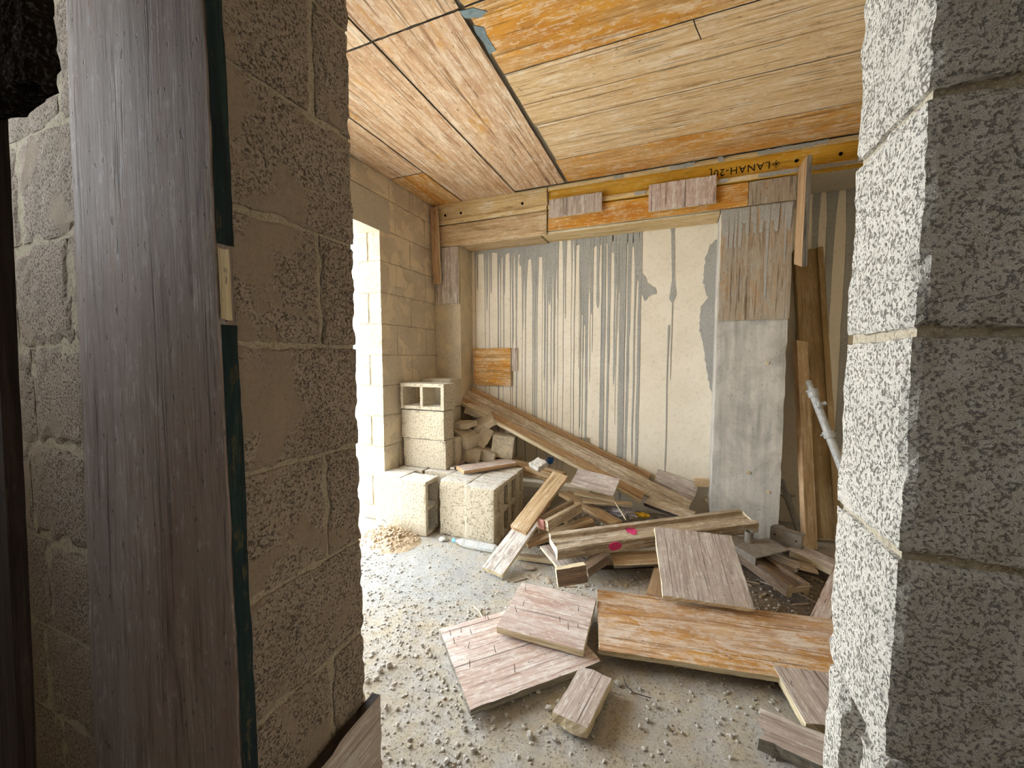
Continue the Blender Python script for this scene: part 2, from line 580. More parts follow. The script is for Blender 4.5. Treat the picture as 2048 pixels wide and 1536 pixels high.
def frame3(A, B, C, up=None):
    """axes of a board whose top face has the edge A-B and reaches sideways to C"""
    A, B, C = Vector(A), Vector(B), Vector(C)
    u = B - A
    L = u.length
    u.normalize()
    w = (C - A) - u * (C - A).dot(u)
    W = w.length
    w.normalize()
    n = u.cross(w)
    ref = Vector(up) if up is not None else Vector((0, 0, 1))
    if n.dot(ref) < 0:
        n = -n
    y = n.cross(u)
    ctr = A + u * L / 2 + w * W / 2
    mw = Matrix(((u.x, y.x, n.x, ctr.x), (u.y, y.y, n.y, ctr.y), (u.z, y.z, n.z, ctr.z), (0, 0, 0, 1)))
    return L, W, mw, n


SEED = [0]


def board(name, label, cat, A, B, C, t, mat, edge='edge', up=None, group=None, rag=.004, chip=.003, bow=0.0, ragends=(1, 1), skew=(0, 0)):
    SEED[0] += 1
    L, W, mw, n = frame3(A, B, C, up)
    bm = plank_bm(L, W, t, SEED[0], rag, chip, bow, ragends, skew)
    o = link(name, bm, [mat, edge], None, mw)
    if label:
        tag(o, label, cat, group)
    return o


def nails(o, pts, ln=.045, seed=1):
    """nails standing in a board, each a part of it"""
    rg = random.Random(seed)
    mw = o.matrix_world
    n = mw.to_3x3() @ Vector((0, 0, 1))
    inv = mw.inverted()
    for (x, y) in pts:
        p = inv @ gp(x, y, mw.translation, n)
        bm = bmesh.new()
        tilt = Vector((rg.uniform(-.35, .35), rg.uniform(-.35, .35), 1)).normalized()
        l = ln * rg.uniform(.7, 1.1)
        tube(bm, p - Vector((0, 0, .006)), p + tilt * l, .0016, 6, .0011)
        link('nail', bm, 'nail', o)


def h_section(d, w, fl, web):
    """outline of a timber H-beam: d tall (x), w wide (y); flanges fl thick, web thick web; anticlockwise"""
    a, b = d / 2, w / 2
    t = web / 2
    i = a - fl
    c = .006
    return [(-a + c, -b), (-i, -b), (-i, -t), (i, -t), (i, -b), (a - c, -b), (a, -b + c), (a, b - c), (a - c, b), (i, b), (i, t), (-i, t), (-i, b), (-a + c, b), (-a, b - c), (-a, -b + c)]


def extrude_bm(prof, L, seed=0, rag=.004, step=.04):
    """profile in (y,z) drawn along x"""
    bm = bmesh.new()
    uvl = bm.loops.layers.uv.new('UVMap')
    n = max(2, int(L / step))
    m = len(prof)
    per = [0]
    for i in range(m):
        p, q = Vector(prof[i]), Vector(prof[(i + 1) % m])
        per.append(per[-1] + (q - p).length)
    o = Vector((seed * 2.3, seed * 1.1, 0))
    R = []
    for s in range(n + 1):
        x = L * (s / n - .5)
        ring = []
        for i, (y, z) in enumerate(prof):
            dx = 0
            if s == 0:
                dx = abs(noise.noise(Vector((0, y * 25, z * 25)) + o)) * rag
            if s == n:
                dx = -abs(noise.noise(Vector((5, y * 25, z * 25)) + o)) * rag
            j = noise.noise_vector(Vector((x * 12, i * 3.3, 0)) + o) * .0016
            ring.append(bm.verts.new((x + dx, y + j.x, z + j.y)))
        R.append(ring)
    for s in range(n):
        for i in range(m):
            f = bm.faces.new((R[s][i], R[s + 1][i], R[s + 1][(i + 1) % m], R[s][(i + 1) % m]))
            xs = [L * (s / n - .5), L * ((s + 1) / n - .5)]
            for lp, (xx, pp) in zip(f.loops, ((xs[0], per[i]), (xs[1], per[i]), (xs[1], per[i + 1]), (xs[0], per[i + 1]))):
                lp[uvl].uv = (xx, pp)
    for ring, sgn in ((R[0], 1), (R[n], -1)):
        f = bm.faces.new(ring)
        for lp in f.loops:
            lp[uvl].uv = (lp.vert.co.y * .3 + 5, lp.vert.co.z)
        f.material_index = 1
        bmesh.ops.triangulate(bm, faces=[f])
    return bm


def h_beam(name, label, cat, A, B, C, mat, edge='edge', d=.2, w=.08, up=None, group=None):
    """timber H-beam lying with its web flat: A-B is the upper outer arris of the near flange, C on the far flange's upper arris"""
    SEED[0] += 1
    L, W, mw, n = frame3(A, B, C, up)
    bm = extrude_bm(h_section(d, w, .04, .03), L, SEED[0], .006)
    mw = mw @ Matrix.Translation((0, 0, -w / 2))
    o = link(name, bm, [mat, edge], None, mw)
    return tag(o, label, cat, group)


def hollow_block_bm(L, H, D, seed=0, cell=True, blind=0.0, res=.022):
    """concrete block L x D in plan of the cell face, cells running along z for H; hollow through unless blind"""
    w = .032
    cx = [-L / 2 + w, -w * .45, w * .45, L / 2 - w]
    cy = [-D / 2 + w, D / 2 - w]

    def fill(marks):
        out = []
        for a, b in zip(marks[:-1], marks[1:]):
            n = max(1, round((b - a) / res))
            out += [a + (b - a) * i / n for i in range(n)]
        return out + [marks[-1]]
    X = fill([-L / 2] + cx + [L / 2])
    Y = fill([-D / 2] + cy + [D / 2])
    Z = fill([-H / 2, -H / 2 + blind, H / 2 - blind, H / 2]) if blind else fill([-H / 2, H / 2])
    bm = bmesh.new()
    V = {}
    o = Vector((seed * 5.1, seed * 2.7, seed * 1.3))

    def hole(i, j, k):
        if not cell:
            return False
        x, y, z = (X[i] + X[i + 1]) / 2, (Y[j] + Y[j + 1]) / 2, (Z[k] + Z[k + 1]) / 2
        if not (cy[0] < y < cy[1] and (cx[0] < x < cx[1] or cx[2] < x < cx[3])):
            return False
        return (not blind) or abs(z) > H / 2 - blind

    def solid(i, j, k):
        if not (0 <= i < len(X) - 1 and 0 <= j < len(Y) - 1 and 0 <= k < len(Z) - 1):
            return False
        return not hole(i, j, k)

    def vert(i, j, k):
        if (i, j, k) not in V:
            p = Vector((X[i], Y[j], Z[k]))
            e = (i in (0, len(X) - 1)) + (j in (0, len(Y) - 1)) + (k in (0, len(Z) - 1))
            d = noise.noise_vector((p + o) * 40) * .0018
            if e >= 2:
                c = .002 + max(0, noise.noise((p + o) * 18)) * .008
                if i in (0, len(X) - 1):
                    d.x -= c * (1 if p.x > 0 else -1)
                if j in (0, len(Y) - 1):
                    d.y -= c * (1 if p.y > 0 else -1)
                if k in (0, len(Z) - 1):
                    d.z -= c * (1 if p.z > 0 else -1)
            V[i, j, k] = bm.verts.new(p + d)
        return V[i, j, k]
    for i in range(len(X) - 1):
        for j in range(len(Y) - 1):
            for k in range(len(Z) - 1):
                if not solid(i, j, k):
                    continue
                for ax in range(3):
                    for s in (0, 1):
                        nb = [i, j, k]
                        nb[ax] += 1 if s else -1
                        if solid(*nb):
                            continue
                        a, b = [q for q in range(3) if q != ax]
                        q = []
                        for da, db in ((0, 0), (1, 0), (1, 1), (0, 1)):
                            ix = [i, j, k]
                            ix[ax] += s
                            ix[a] += da
                            ix[b] += db
                            q.append(vert(*ix))
                        bm.faces.new(q)
    return bm


def stone_bm(bm, c, r, rg, squash=.7):
    t = (1 + 5 ** .5) / 2
    vs = [(-1, t, 0), (1, t, 0), (-1, -t, 0), (1, -t, 0), (0, -1, t), (0, 1, t), (0, -1, -t), (0, 1, -t), (t, 0, -1), (t, 0, 1), (-t, 0, -1), (-t, 0, 1)]
    fs = [(0, 11, 5), (0, 5, 1), (0, 1, 7), (0, 7, 10), (0, 10, 11), (1, 5, 9), (5, 11, 4), (11, 10, 2), (10, 7, 6), (7, 1, 8), (3, 9, 4), (3, 4, 2), (3, 2, 6), (3, 6, 8), (3, 8, 9), (4, 9, 5), (2, 4, 11), (6, 2, 10), (8, 6, 7), (9, 8, 1)]
    a = rg.uniform(0, 6.28)
    sx, sy, sz = r * rg.uniform(.7, 1.25) / 1.9, r * rg.uniform(.6, 1.1) / 1.9, r * squash * rg.uniform(.7, 1.1) / 1.9
    V = []
    for x, y, z in vs:
        q = rg.uniform(.75, 1.2)
        x, y, z = x * sx * q, y * sy * q, z * sz * q
        V.append(bm.verts.new((c[0] + x * math.cos(a) - y * math.sin(a), c[1] + x * math.sin(a) + y * math.cos(a), c[2] + z)))
    for f in fs:
        bm.faces.new([V[i] for i in f])


# ------------------------------------------------------------------ the setting
XL, XR, YB, ZC = -2.3, 1.9, 3.55, 2.97


def floor_h(x, y):
    p = Vector((x, y, 0))
    return noise.noise(p * 1.3) * .006 + noise.noise(p * 7) * .004 + noise.noise(p * 26) * .003 + noise.noise(p * 55) * .002 - .005


bm = bmesh.new()
xs = [-2.6 + i * .016 for i in range(int(4.6 / .016))]
ys = [-2.2 + i * .15 for i in range(20)] + [.8 + i * .016 for i in range(int(3.3 / .016) + 1)]
gv = [[bm.verts.new((x, y, floor_h(x, y))) for y in ys] for x in xs]
for i in range(len(xs) - 1):
    for j in range(len(ys) - 1):
        bm.faces.new((gv[i][j], gv[i + 1][j], gv[i + 1][j + 1], gv[i][j + 1]))
structure(link('floor', bm, 'floor', smooth=True), 'dusty grey concrete floor strewn with gravel', 'floor')

bm = bmesh.new()
n = 60
gv = [[None] * (n + 1) for _ in range(n + 1)]
for i in range(n + 1):
    for j in range(n + 1):
        x, y = -2.58 - 40 * (i / n) ** 2, -16 + 40 * j / n
        d = min(1, max(0, (-x - 3.2) / 3))
        gv[i][j] = bm.verts.new((x, y, -.03 + d * (abs(noise.noise(Vector((x * .35, y * .35, 2)))) * .7 + noise.noise(Vector((x * 2, y * 2, 0))) * .06)))
for i in range(n):
    for j in range(n):
        bm.faces.new((gv[i][j], gv[i + 1][j], gv[i + 1][j + 1], gv[i][j + 1]))
structure(link('ground', bm, 'groundout', smooth=True), 'bright sandy yard outside the left doorway', 'ground')

bm = bmesh.new()
box(bm, (-2.6, -2.2, 3.0), (2.0, 4.2, 3.2))
box(bm, (-4.3, 0.3, 3.0), (-2.6, 5.5, 3.2))  # unseen overhang, added to cut steep sky light at the yard doorway
structure(link('ceiling', bm, 'lintel'), 'concrete slab above the shuttering boards, with an added unseen overhang', 'ceiling')

# partition with the rough doorway: left pier
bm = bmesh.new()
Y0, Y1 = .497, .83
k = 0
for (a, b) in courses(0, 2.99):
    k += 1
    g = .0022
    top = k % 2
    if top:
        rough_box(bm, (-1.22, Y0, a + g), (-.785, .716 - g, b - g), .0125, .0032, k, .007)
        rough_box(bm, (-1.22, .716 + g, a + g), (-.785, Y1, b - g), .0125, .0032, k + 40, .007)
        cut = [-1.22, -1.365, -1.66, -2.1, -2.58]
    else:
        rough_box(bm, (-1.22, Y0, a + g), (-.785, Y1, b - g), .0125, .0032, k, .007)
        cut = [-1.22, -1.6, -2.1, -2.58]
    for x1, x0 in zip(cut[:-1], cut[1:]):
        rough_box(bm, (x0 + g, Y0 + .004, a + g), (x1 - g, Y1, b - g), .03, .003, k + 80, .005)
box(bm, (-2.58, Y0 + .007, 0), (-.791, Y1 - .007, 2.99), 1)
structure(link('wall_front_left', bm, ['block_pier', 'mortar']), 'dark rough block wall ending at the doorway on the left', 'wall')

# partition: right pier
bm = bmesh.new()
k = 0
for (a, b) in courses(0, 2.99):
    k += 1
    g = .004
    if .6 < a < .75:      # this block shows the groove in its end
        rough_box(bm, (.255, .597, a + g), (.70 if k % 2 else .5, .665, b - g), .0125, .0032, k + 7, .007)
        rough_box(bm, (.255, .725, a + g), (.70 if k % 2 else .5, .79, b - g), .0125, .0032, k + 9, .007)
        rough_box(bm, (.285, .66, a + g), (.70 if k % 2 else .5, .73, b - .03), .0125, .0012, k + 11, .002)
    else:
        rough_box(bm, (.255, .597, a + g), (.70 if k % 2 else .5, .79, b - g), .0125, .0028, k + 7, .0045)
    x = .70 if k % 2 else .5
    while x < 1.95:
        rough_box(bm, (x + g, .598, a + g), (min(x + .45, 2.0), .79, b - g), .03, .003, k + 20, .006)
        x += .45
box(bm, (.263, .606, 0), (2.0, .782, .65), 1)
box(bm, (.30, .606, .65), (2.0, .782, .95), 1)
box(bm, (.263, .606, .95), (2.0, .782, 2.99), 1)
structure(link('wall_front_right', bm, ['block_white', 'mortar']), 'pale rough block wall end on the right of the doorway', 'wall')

# left room wall with the opening to the yard
bm = bmesh.new()
k = 0
for (a, b) in courses(0, 2.99, .2655, .134):
    k += 1
    g = .0025
    y0 = OPEN_Y1 if b < 2.55 else 2.85
    cut = [y0] + ([2.93, 3.385, 3.8] if k % 2 else [3.14, 3.6, 3.8])
    cut = [c for c in cut if c >= y0]
    for c, (p, q) in enumerate(zip(cut[:-1], cut[1:])):
        if c == 0 and k % 2 == 0 and b < 2.55:
            rough_box(bm, (XL - .118, p, a + g), (XL, q - g, b - g), .03, .002, k, .004)
            rough_box(bm, (XL - .26, p, a + g), (XL - .138, q - g, b - g), .03, .002, k + 5, .004)
        else:
            rough_box(bm, (XL - .26, p, a + g), (XL, q - g, b - g), .03, .002, k + c * 9, .004)
    if a > 2.7:
        y = 2.85
        while y > .8:
            rough_box(bm, (XL - .26, max(y - .45, .8) + g, a + g), (XL, y - g, b - g), .03, .002, k + int(y * 50), .004)
            y -= .45
box(bm, (XL - .25, 2.728, 0), (XL - .006, 3.8, 2.99), 1)
box(bm, (XL - .25, .83, 2.72), (XL - .012, 2.85, 2.99), 1)
rough_box(bm, (XL - .26, .83, 2.5), (XL + .003, 2.85, 2.785), .05, .0015, 3, .003, 2)
box(bm, (XL - .26, .83, 0), (XL, OPEN_Y0, 2.99), 1)
structure(link('wall_left', bm, ['block', 'mortar', 'lintel']), 'block wall with a bright open doorway to the yard', 'wall')

# back wall: two columns, beam, recessed cast panel, dark alcove
bm = bmesh.new()
rough_box(bm, (XL, YB, 0), (-2.0, 4.06, 2.6), .06, .002, 4, .005)
structure(link('wall_back_left', bm, 'colleft'), 'narrow concrete column in the far left corner', 'wall')
bm = bmesh.new()
rough_box(bm, (.322, YB, 0), (.80, 4.10, 2.6), .05, .0018, 5, .005)
col_right = structure(link('wall_back_column', bm, 'column'), 'smooth grey concrete column right of the cream panel', 'column')
bm = bmesh.new()
rough_box(bm, (XL, YB + .045, 2.6), (.86, 4.06, 2.985), .1, .001, 6, .003)
rough_box(bm, (.84, YB + .045, 2.79), (XR, 4.06, 2.985), .1, .001, 7, .003)
structure(link('wall_back_beam', bm, 'lintel'), 'concrete beam behind the yellow timbers', 'beam')
bm = bmesh.new()
box(bm, (-2.0, 3.8, .66), (.33, 4.0, 2.62))
box(bm, (-2.0, 3.8, 0), (-1.62, 4.0, .66))
box(bm, (-.72, 3.8, 0), (.33, 4.0, .66))
box(bm, (-2.0, 4.3, -.1), (.33, 4.4, .8))
box(bm, (-2.0, 4.0, .66), (.33, 4.4, .8))
box(bm, (-2.0, 4.0, -.12), (.33, 4.4, -.02))
box(bm, (-2.02, 4.0, -.1), (-1.95, 4.4, .8))
panel = structure(link('wall_back', bm, 'plaster'), 'cream cast concrete panel streaked with grey drips', 'wall')
bm = bmesh.new()
box(bm, (.3, 4.06, -.1), (XR + .1, 4.2, 3.0))
alc = structure(link('wall_back_alcove', bm, 'plaster'), 'dark streaked back wall of the alcove', 'wall')
bm = bmesh.new()
box(bm, (XR, .6, -.1), (XR + .1, 4.2, 3.0))
structure(link('wall_right', bm, 'block'), 'block wall closing the room on the right', 'wall')

bm = bmesh.new()
box(bm, (-9.0, -2.6, -.1), (-2.62, -2.3, 6.0))  # added out of view to block sky from the doorway reveal
structure(link('wall_sky_blocker', bm, 'bounce_white'), 'unseen wall added to shade the doorway and bounce light', 'wall')

# passage the camera stands in
bm = bmesh.new()
box(bm, (-2.6, -2.3, 0), (2.1, -2.2, 3.0))
structure(link('wall_rear', bm, 'block'), 'block wall behind the viewer', 'wall')
bm = bmesh.new()
box(bm, (2.0, -2.2, 0), (2.1, .6, 3.0))
structure(link('wall_passage_right', bm, 'block'), 'block wall of the passage on the right', 'wall')
bm = bmesh.new()
box(bm, (-2.32, -2.2, 0), (-2.2, .5, WIN[2]))
box(bm, (-2.32, -2.2, WIN[2]), (-2.2, WIN[0], 3.0))
box(bm, (-2.32, WIN[1], WIN[2]), (-2.2, .5, 3.0))
box(bm, (-2.32, WIN[0], WIN[3]), (-2.2, WIN[1], 3.0))
structure(link('wall_passage_left', bm, 'block'), 'block wall of the passage with a high opening', 'wall')

# cement runs on the cast panel and the alcove wall
rg = random.Random(4)


def drip(bm, x, z0, z1, wt, w, y, th=None):
    n = 14
    th = rg.uniform(.0012, .0045)
    pts = []
    for i in range(n + 1):
        t = i / n
        z = z0 + (z1 - z0) * t
        ww = w + (wt - w) * math.exp(-t * (z0 - z1) * 4.5)
        if i == n:
            ww *= .25
        ww *= 1 + .25 * noise.noise(Vector((x * 40, z * 6, 1)))
        cx = x + noise.noise(Vector((x * 30, z * 2.0, 5))) * .006
        pts.append((cx - ww / 2, cx + ww / 2, z))
    vf = [(bm.verts.new((a, y - th, z)), bm.verts.new((b, y - th, z)), bm.verts.new((a - .001, y + .001, z)), bm.verts.new((b + .001, y + .001, z))) for a, b, z in pts]
    for p, q in zip(vf[:-1], vf[1:]):
        bm.faces.new((p[0], p[1], q[1], q[0]))
        bm.faces.new((p[1], p[3], q[3], q[1]))
        bm.faces.new((p[2], p[0], q[0], q[2]))
    bm.faces.new((vf[-1][0], vf[-1][1], vf[-1][3], vf[-1][2]))
    bm.faces.new((vf[0][1], vf[0][0], vf[0][2], vf[0][3]))


def blob(bm, pts, y, th=.003, rough=.012, seed=0):
    """a flake of cement with a ragged outline given as (x,z) corners"""
    out = []
    m = len(pts)
    for i in range(m):
        p, q = Vector(pts[i]), Vector(pts[(i + 1) % m])
        k = max(1, int((q - p).length / .02))
        for j in range(k):
            a = p.lerp(q, j / k)
            out.append((a.x + noise.noise(Vector((a.x * 30, a.y * 30, seed))) * rough, a.y + noise.noise(Vector((a.x * 30, a.y * 30, seed + 9))) * rough))
    f = bm.faces.new([bm.verts.new((a, y + .001, b)) for a, b in out])
    r = bmesh.ops.extrude_face_region(bm, geom=[f])
    for v in r['geom']:
        if isinstance(v, bmesh.types.BMVert):
            v.co.y = y - th


YP = 3.8
bm = bmesh.new()
px = 951.0
while px < 1283:
    x = gy(px, 600, YP).x
    dens = 1.0
    if 1030 < px < 1112:
        wt, w = rg.uniform(.06, .11), rg.uniform(.007, .016)
    elif 1150 < px < 1283:
        wt, w = rg.uniform(.02, .06), rg.uniform(.006, .026)
    else:
        wt, w = rg.uniform(.02, .045), rg.uniform(.004, .010)
    zl = rg.choice([.15, .3, .5, .9, 1.3, 1.7, 2.0]) if px < 1150 else rg.choice([.1, .2, .3, .5, 1.2, 1.8])
    drip(bm, x, 2.6, zl + rg.uniform(-.15, .15), wt, w, YP)
    px += rg.choice([2.5, 4, 5, 9, 12]) if px > 1150 else rg.choice([4, 6, 8, 12, 15])
for _ in range(46):
    px = rg.choice([rg.uniform(950, 1283), rg.uniform(1150, 1283)])
    drip(bm, gy(px, 600, YP).x, 2.6, rg.uniform(.1, 2.3), rg.uniform(.008, .02), rg.uniform(.0025, .005), YP)
for a, b, d in ((950, 1000, .06), (1000, 1045, .1), (1040, 1108, .2), (1150, 1180, .07), (1180, 1283, .1), (1225, 1283, .17)):
    xa, xb = gy(a, 500, YP).x, gy(b, 500, YP).x
    blob(bm, [(xa, 2.6), (xb, 2.6), (xb, 2.57 - d), ((xa + xb) / 2, 2.57 - d * .6), (xa, 2.57 - d)], YP, .0009, .02, a)
P = lambda x, y: tuple(gy(x, y, YP)[i] for i in (0, 2))
blob(bm, [P(1278, 470), P(1284, 545), P(1296, 565), P(1310, 575), P(1314, 588), P(1302, 590), P(1290, 603), P(1282, 585), P(1276, 560), P(1272, 480)], YP, .003, .014, 3)
blob(bm, [P(1342, 455), P(1350, 455), P(1350, 560), P(1354, 590), P(1345, 606), P(1338, 598), P(1344, 560)], YP, .002, .006, 5)
drip(bm, gy(1342, 700, YP).x, gy(1342, 600, YP).z, gy(1342, 760, YP).z, .008, .005, YP)
drip(bm, gy(1336, 700, YP).x, gy(1336, 650, YP).z, gy(1330, 945, YP).z, .016, .008, YP)
blob(bm, [P(1432, 478), P(1442, 478), P(1440, 800), P(1428, 800), P(1416, 760), P(1408, 700), P(1398, 650), P(1402, 615), P(1414, 595), P(1406, 560), P(1410, 520), P(1420, 490)], YP, .004, .012, 7)
blob(bm, [P(1436, 800), P(1444, 800), P(1440, 960), P(1428, 960), P(1424, 900), P(1430, 850)], YP, .003, .01, 8)
o = link('cement_drips', bm, 'drip', panel)
o['kind'] = 'stuff'
bm = bmesh.new()
for i in range(9):
    x = .98 + i * .11 + rg.uniform(-.03, .03)
    drip(bm, x, 2.8, rg.choice([.6, 1.2, .3]), rg.uniform(.05, .09), rg.uniform(.03, .055), 4.06)
o = link('cement_drips', bm, 'drip', alc)
o['kind'] = 'stuff'

# ------------------------------------------------------------------ shuttering boards left under the slab
def ceil_board(label, x0, x1, y0, y1, along, mat, t=.021, z=ZC, lift=0.0):
    g = .003
    if along == 'x':
        A, B, C = (x0 + g, y0 + g, z), (x1 - g, y0 + g, z), (x0 + g, y1 - g, z)
    else:
        A, B, C = (x0 + g, y0 + g, z), (x0 + g, y1 - g, z), (x1 - g, y0 + g, z)
    return board('shuttering_board', label, 'shuttering board', A, B, C, t, mat, 'edge_dark', (0, 0, -1), 'shuttering boards under the ceiling', .003, .002)


ceil_board('narrow orange ceiling board running along the yellow beam', -.888, 1.5, 3.08, 3.49, 'x', 'ceil_orange')
ceil_board('pale tan ceiling board next to the narrow orange one', -.878, 1.5, 2.583, 3.08, 'x', 'ceil_tan')
ceil_board('plain tan ceiling board beside the blue-marked orange board', -.888, 1.5, 2.07, 2.583, 'x', 'ceil_tan')
b4 = ceil_board('bright orange ceiling board with blue-grey paint at its end', -.888, 1.5, 1.625, 2.07, 'x', 'ceil_orange')
ceil_board('orange ceiling board at the top edge beyond the blue-marked one', -.888, 1.5, 1.13, 1.622, 'x', 'ceil_orange')
ceil_board('pinkish ceiling board left of the long dark seam', -1.388, -.912, 1.625, 3.49, 'y', 'ceil_pink')
ceil_board('wide tan ceiling board between the pinkish one and the whitish one', -1.95, -1.394, 1.625, 3.53, 'y', 'ceil_pink')
ceil_board('whitish ceiling board along the top of the left block wall', -2.296, -1.955, .84, 2.86, 'y', 'ceil_pink')
ceil_board('small orange ceiling board in the far left corner', -2.296, -1.955, 2.865, 3.53, 'y', 'ceil_orange')
ceil_board('tan ceiling board with dark knots at the top of the picture', -1.394, -.905, .84, 1.622, 'y', 'ceil_pink')
ceil_board('sliver of ceiling board left of the knotty one', -1.95, -1.398, .84, 1.622, 'y', 'ceil_pink')
bm = bmesh.new()
for pts, sd in (([(918, 22), (945, 15), (975, 22), (962, 34), (930, 36)], 1), ([(946, 50), (968, 54), (974, 72), (992, 100), (978, 108), (968, 85), (952, 66)], 2)):
    pp = [gz(x, y, ZC) for x, y in pts]
    f = bm.faces.new([bm.verts.new((p.x, p.y, ZC + .001)) for p in pp])
    r = bmesh.ops.extrude_face_region(bm, geom=[f])
    for v in r['geom']:
        if isinstance(v, bmesh.types.BMVert):
            v.co.z = ZC - .0022
o = link('paint_patch', bm, 'bluepaint')
o.parent = b4
o.matrix_parent_inverse = b4.matrix_world.inverted()
o['label'] = 'flaking blue-grey paint patch'

# ------------------------------------------------------------------ formwork on the beam
def vboard(label, x0, x1, z0, z1, yf, t, mat, along='x', edge='edge', name='formwork_board', cat='formwork board', group='formwork boards on the back wall', **k):
    if along == 'x':
        A, B, C = (x0, yf, z0), (x1, yf, z0), (x0, yf, z1)
    else:
        A, B, C = (x0, yf, z0), (x0, yf, z1), (x1, yf, z0)
    bpy.context.view_layer.update()
    o = board(name, label, cat, A, B, C, t, mat, edge, (0, -1, 0), group, **k)
    bpy.context.view_layer.update()
    return o


def wall_beam(label, x0, x1, mat, yf=3.515):
    SEED[0] += 1
    prof = h_section(.2, .075, .04, .03)
    # y of the profile runs vertically, z away from the room
    bm = extrude_bm(prof, x1 - x0, SEED[0], .004)
    mw = Matrix(((1, 0, 0, (x0 + x1) / 2), (0, 0, 1, yf + .0375), (0, -1, 0, 2.873), (0, 0, 0, 1)))
    return tag(link('formwork_beam', bm, [mat, 'edge'], None, mw), label, 'formwork beam', 'formwork beams under the ceiling')


lb = wall_beam('pale yellow formwork beam in the left corner under the ceiling', -2.27, -1.088, 'yellow_pale')
yb = wall_beam('long bright yellow formwork beam with stamped lettering', -1.078, 1.75, 'yellow')
for z in (2.953, 2.793):
    bm = plank_bm(2.82, .036, .003, 31, 0.002, .001)
    o = link('flange_face', bm, ['yellow_pale', 'yellow_pale'], None, Matrix(((1, 0, 0, .336), (0, 0, -1, 3.5125), (0, 1, 0, z), (0, 0, 0, 1))))
    o.parent = yb
    o.matrix_parent_inverse = yb.matrix_world.inverted()
    o['label'] = 'pale worn flange face with cement smears'
for (a, b) in ((1330, 1398), (1445, 1462), (1535, 1650), (1600, 1640)):
    pass
bm = bmesh.new()
for (a, b, z) in ((-.06, .12, 2.955), (-.5, -.42, 2.957), (.28, .33, 2.957), (.55, .98, 2.955), (-.33, -.24, 2.795), (.3, .36, 2.793), (.56, .82, 2.79), (.86, 1.2, 2.79)):
    blob(bm, [(a, z - .014), (b, z - .014), (b, z + .014), (a, z + .014)], 3.5095, .004, .014, a * 9)
o = link('cement_crust', bm, 'drip')
o['kind'] = 'stuff'
o.parent = yb
o.matrix_parent_inverse = yb.matrix_world.inverted()
fc = bpy.data.curves.new('lettering', 'FONT')
fc.body = 'LANAH\u201320\u231d' if False else 'LANAH-20['
fc.size = .075
fc.extrude = .0006
fc.space_character = 1.12
fo = bpy.data.objects.new('lettering', fc)
fc.materials.append(M['ink'])
COL.objects.link(fo)
fo.matrix_world = Matrix(((-1, 0, 0, .64), (0, 0, -1, 3.5365), (0, -1, 0, 2.893), (0, 0, 0, 1)))
bpy.context.view_layer.update()
fm = bpy.data.meshes.new_from_object(fo.evaluated_get(bpy.context.evaluated_depsgraph_get()))
fmw = fo.matrix_world.copy()
bpy.data.objects.remove(fo)
fo = bpy.data.objects.new('lettering', fm)
COL.objects.link(fo)
fo.matrix_world = fmw
fo.parent = yb
fo.matrix_parent_inverse = yb.matrix_world.inverted()
bm = bmesh.new()
for s0, s1 in ((.026, .021), (.012, .0)):
    R = [[bm.verts.new((.675 + s * dx, 3.5362, 2.868 + s * dz)) for dx, dz in ((1, 0), (0, 1), (-1, 0), (0, -1))] for s in (s0, s1)]
    for i in range(4):
        if s1:
            bm.faces.new((R[0][i], R[0][(i + 1) % 4], R[1][(i + 1) % 4], R[1][i]))
    if not s1:
        bm.faces.new(R[0])
o = link('stamped_emblem', bm, 'ink')
o.parent = yb
o.matrix_parent_inverse = yb.matrix_world.inverted()
for hb, hx in ((yb, .80), (yb, 1.06), (lb, -2.16), (lb, -1.33), (lb, -1.98)):
    bm = bmesh.new()
    tube(bm, (hx, 3.533, 2.868), (hx, 3.54, 2.868), .012, 14)
    o = link('bolt_hole', bm, 'hole')
    o.parent = hb
    o.matrix_parent_inverse = hb.matrix_world.inverted()

vboard('light tan board under the pale beam in the left corner', -2.25, -1.088, 2.555, 2.762, 3.52, .027, 'tan')
vboard('orange resin board under the yellow beam', -1.078, .50, 2.585, 2.762, 3.522, .027, 'orange_strong')
vboard('grey streaked board filling the corner right of the orange one', .503, .805, 2.588, 2.762, 3.522, .027, 'greyboard', 'z')
vboard('small brown plywood patch nailed on the yellow beam', -1.06, -.59, 2.685, 2.845, 3.488, .02, 'grey', 'z')
vboard('larger pinkish plywood patch nailed on the yellow beam', -.213, .28, 2.625, 2.84, 3.488, .02, 'pink', 'z')
tb = vboard('tall cement-streaked plywood on the upper column', .325, .797, 1.728, 2.58, 3.52, .021, 'greyboard', 'z')
bm = bmesh.new()
for i in range(17):
    drip(bm, .345 + i * .027 + rg.uniform(-.008, .008), 2.575, 2.575 - rg.choice([.12, .2, .3, .45, .7]), rg.uniform(.02, .045), rg.uniform(.004, .010), 3.52)
o = link('cement_runs', bm, 'drip')
o.parent = tb
o.matrix_parent_inverse = tb.matrix_world.inverted()
o['kind'] = 'stuff'
vboard('greyish board on the narrow left column', -2.262, -2.005, 1.985, 2.548, 3.52, .021, 'grey', 'z')
board('timber_batten', 'brown batten hanging in the far left corner', 'batten', (-2.286, 3.45, 2.93), (-2.255, 3.45, 2.18), (-2.205, 3.45, 2.93), .03, 'brown', 'edge', (0, -1, 0))
# board set edge-on beside the column, bottom sawn aslant
board('timber_batten', 'orange-tan board set edge-on beside the dark alcove', 'batten', (.805, 3.30, 2.80), (.805, 3.30, 2.12), (.805, 3.50, 2.80), .032, 'brown', 'edge_dark', (-1, 0, 0), skew=(0, .06))
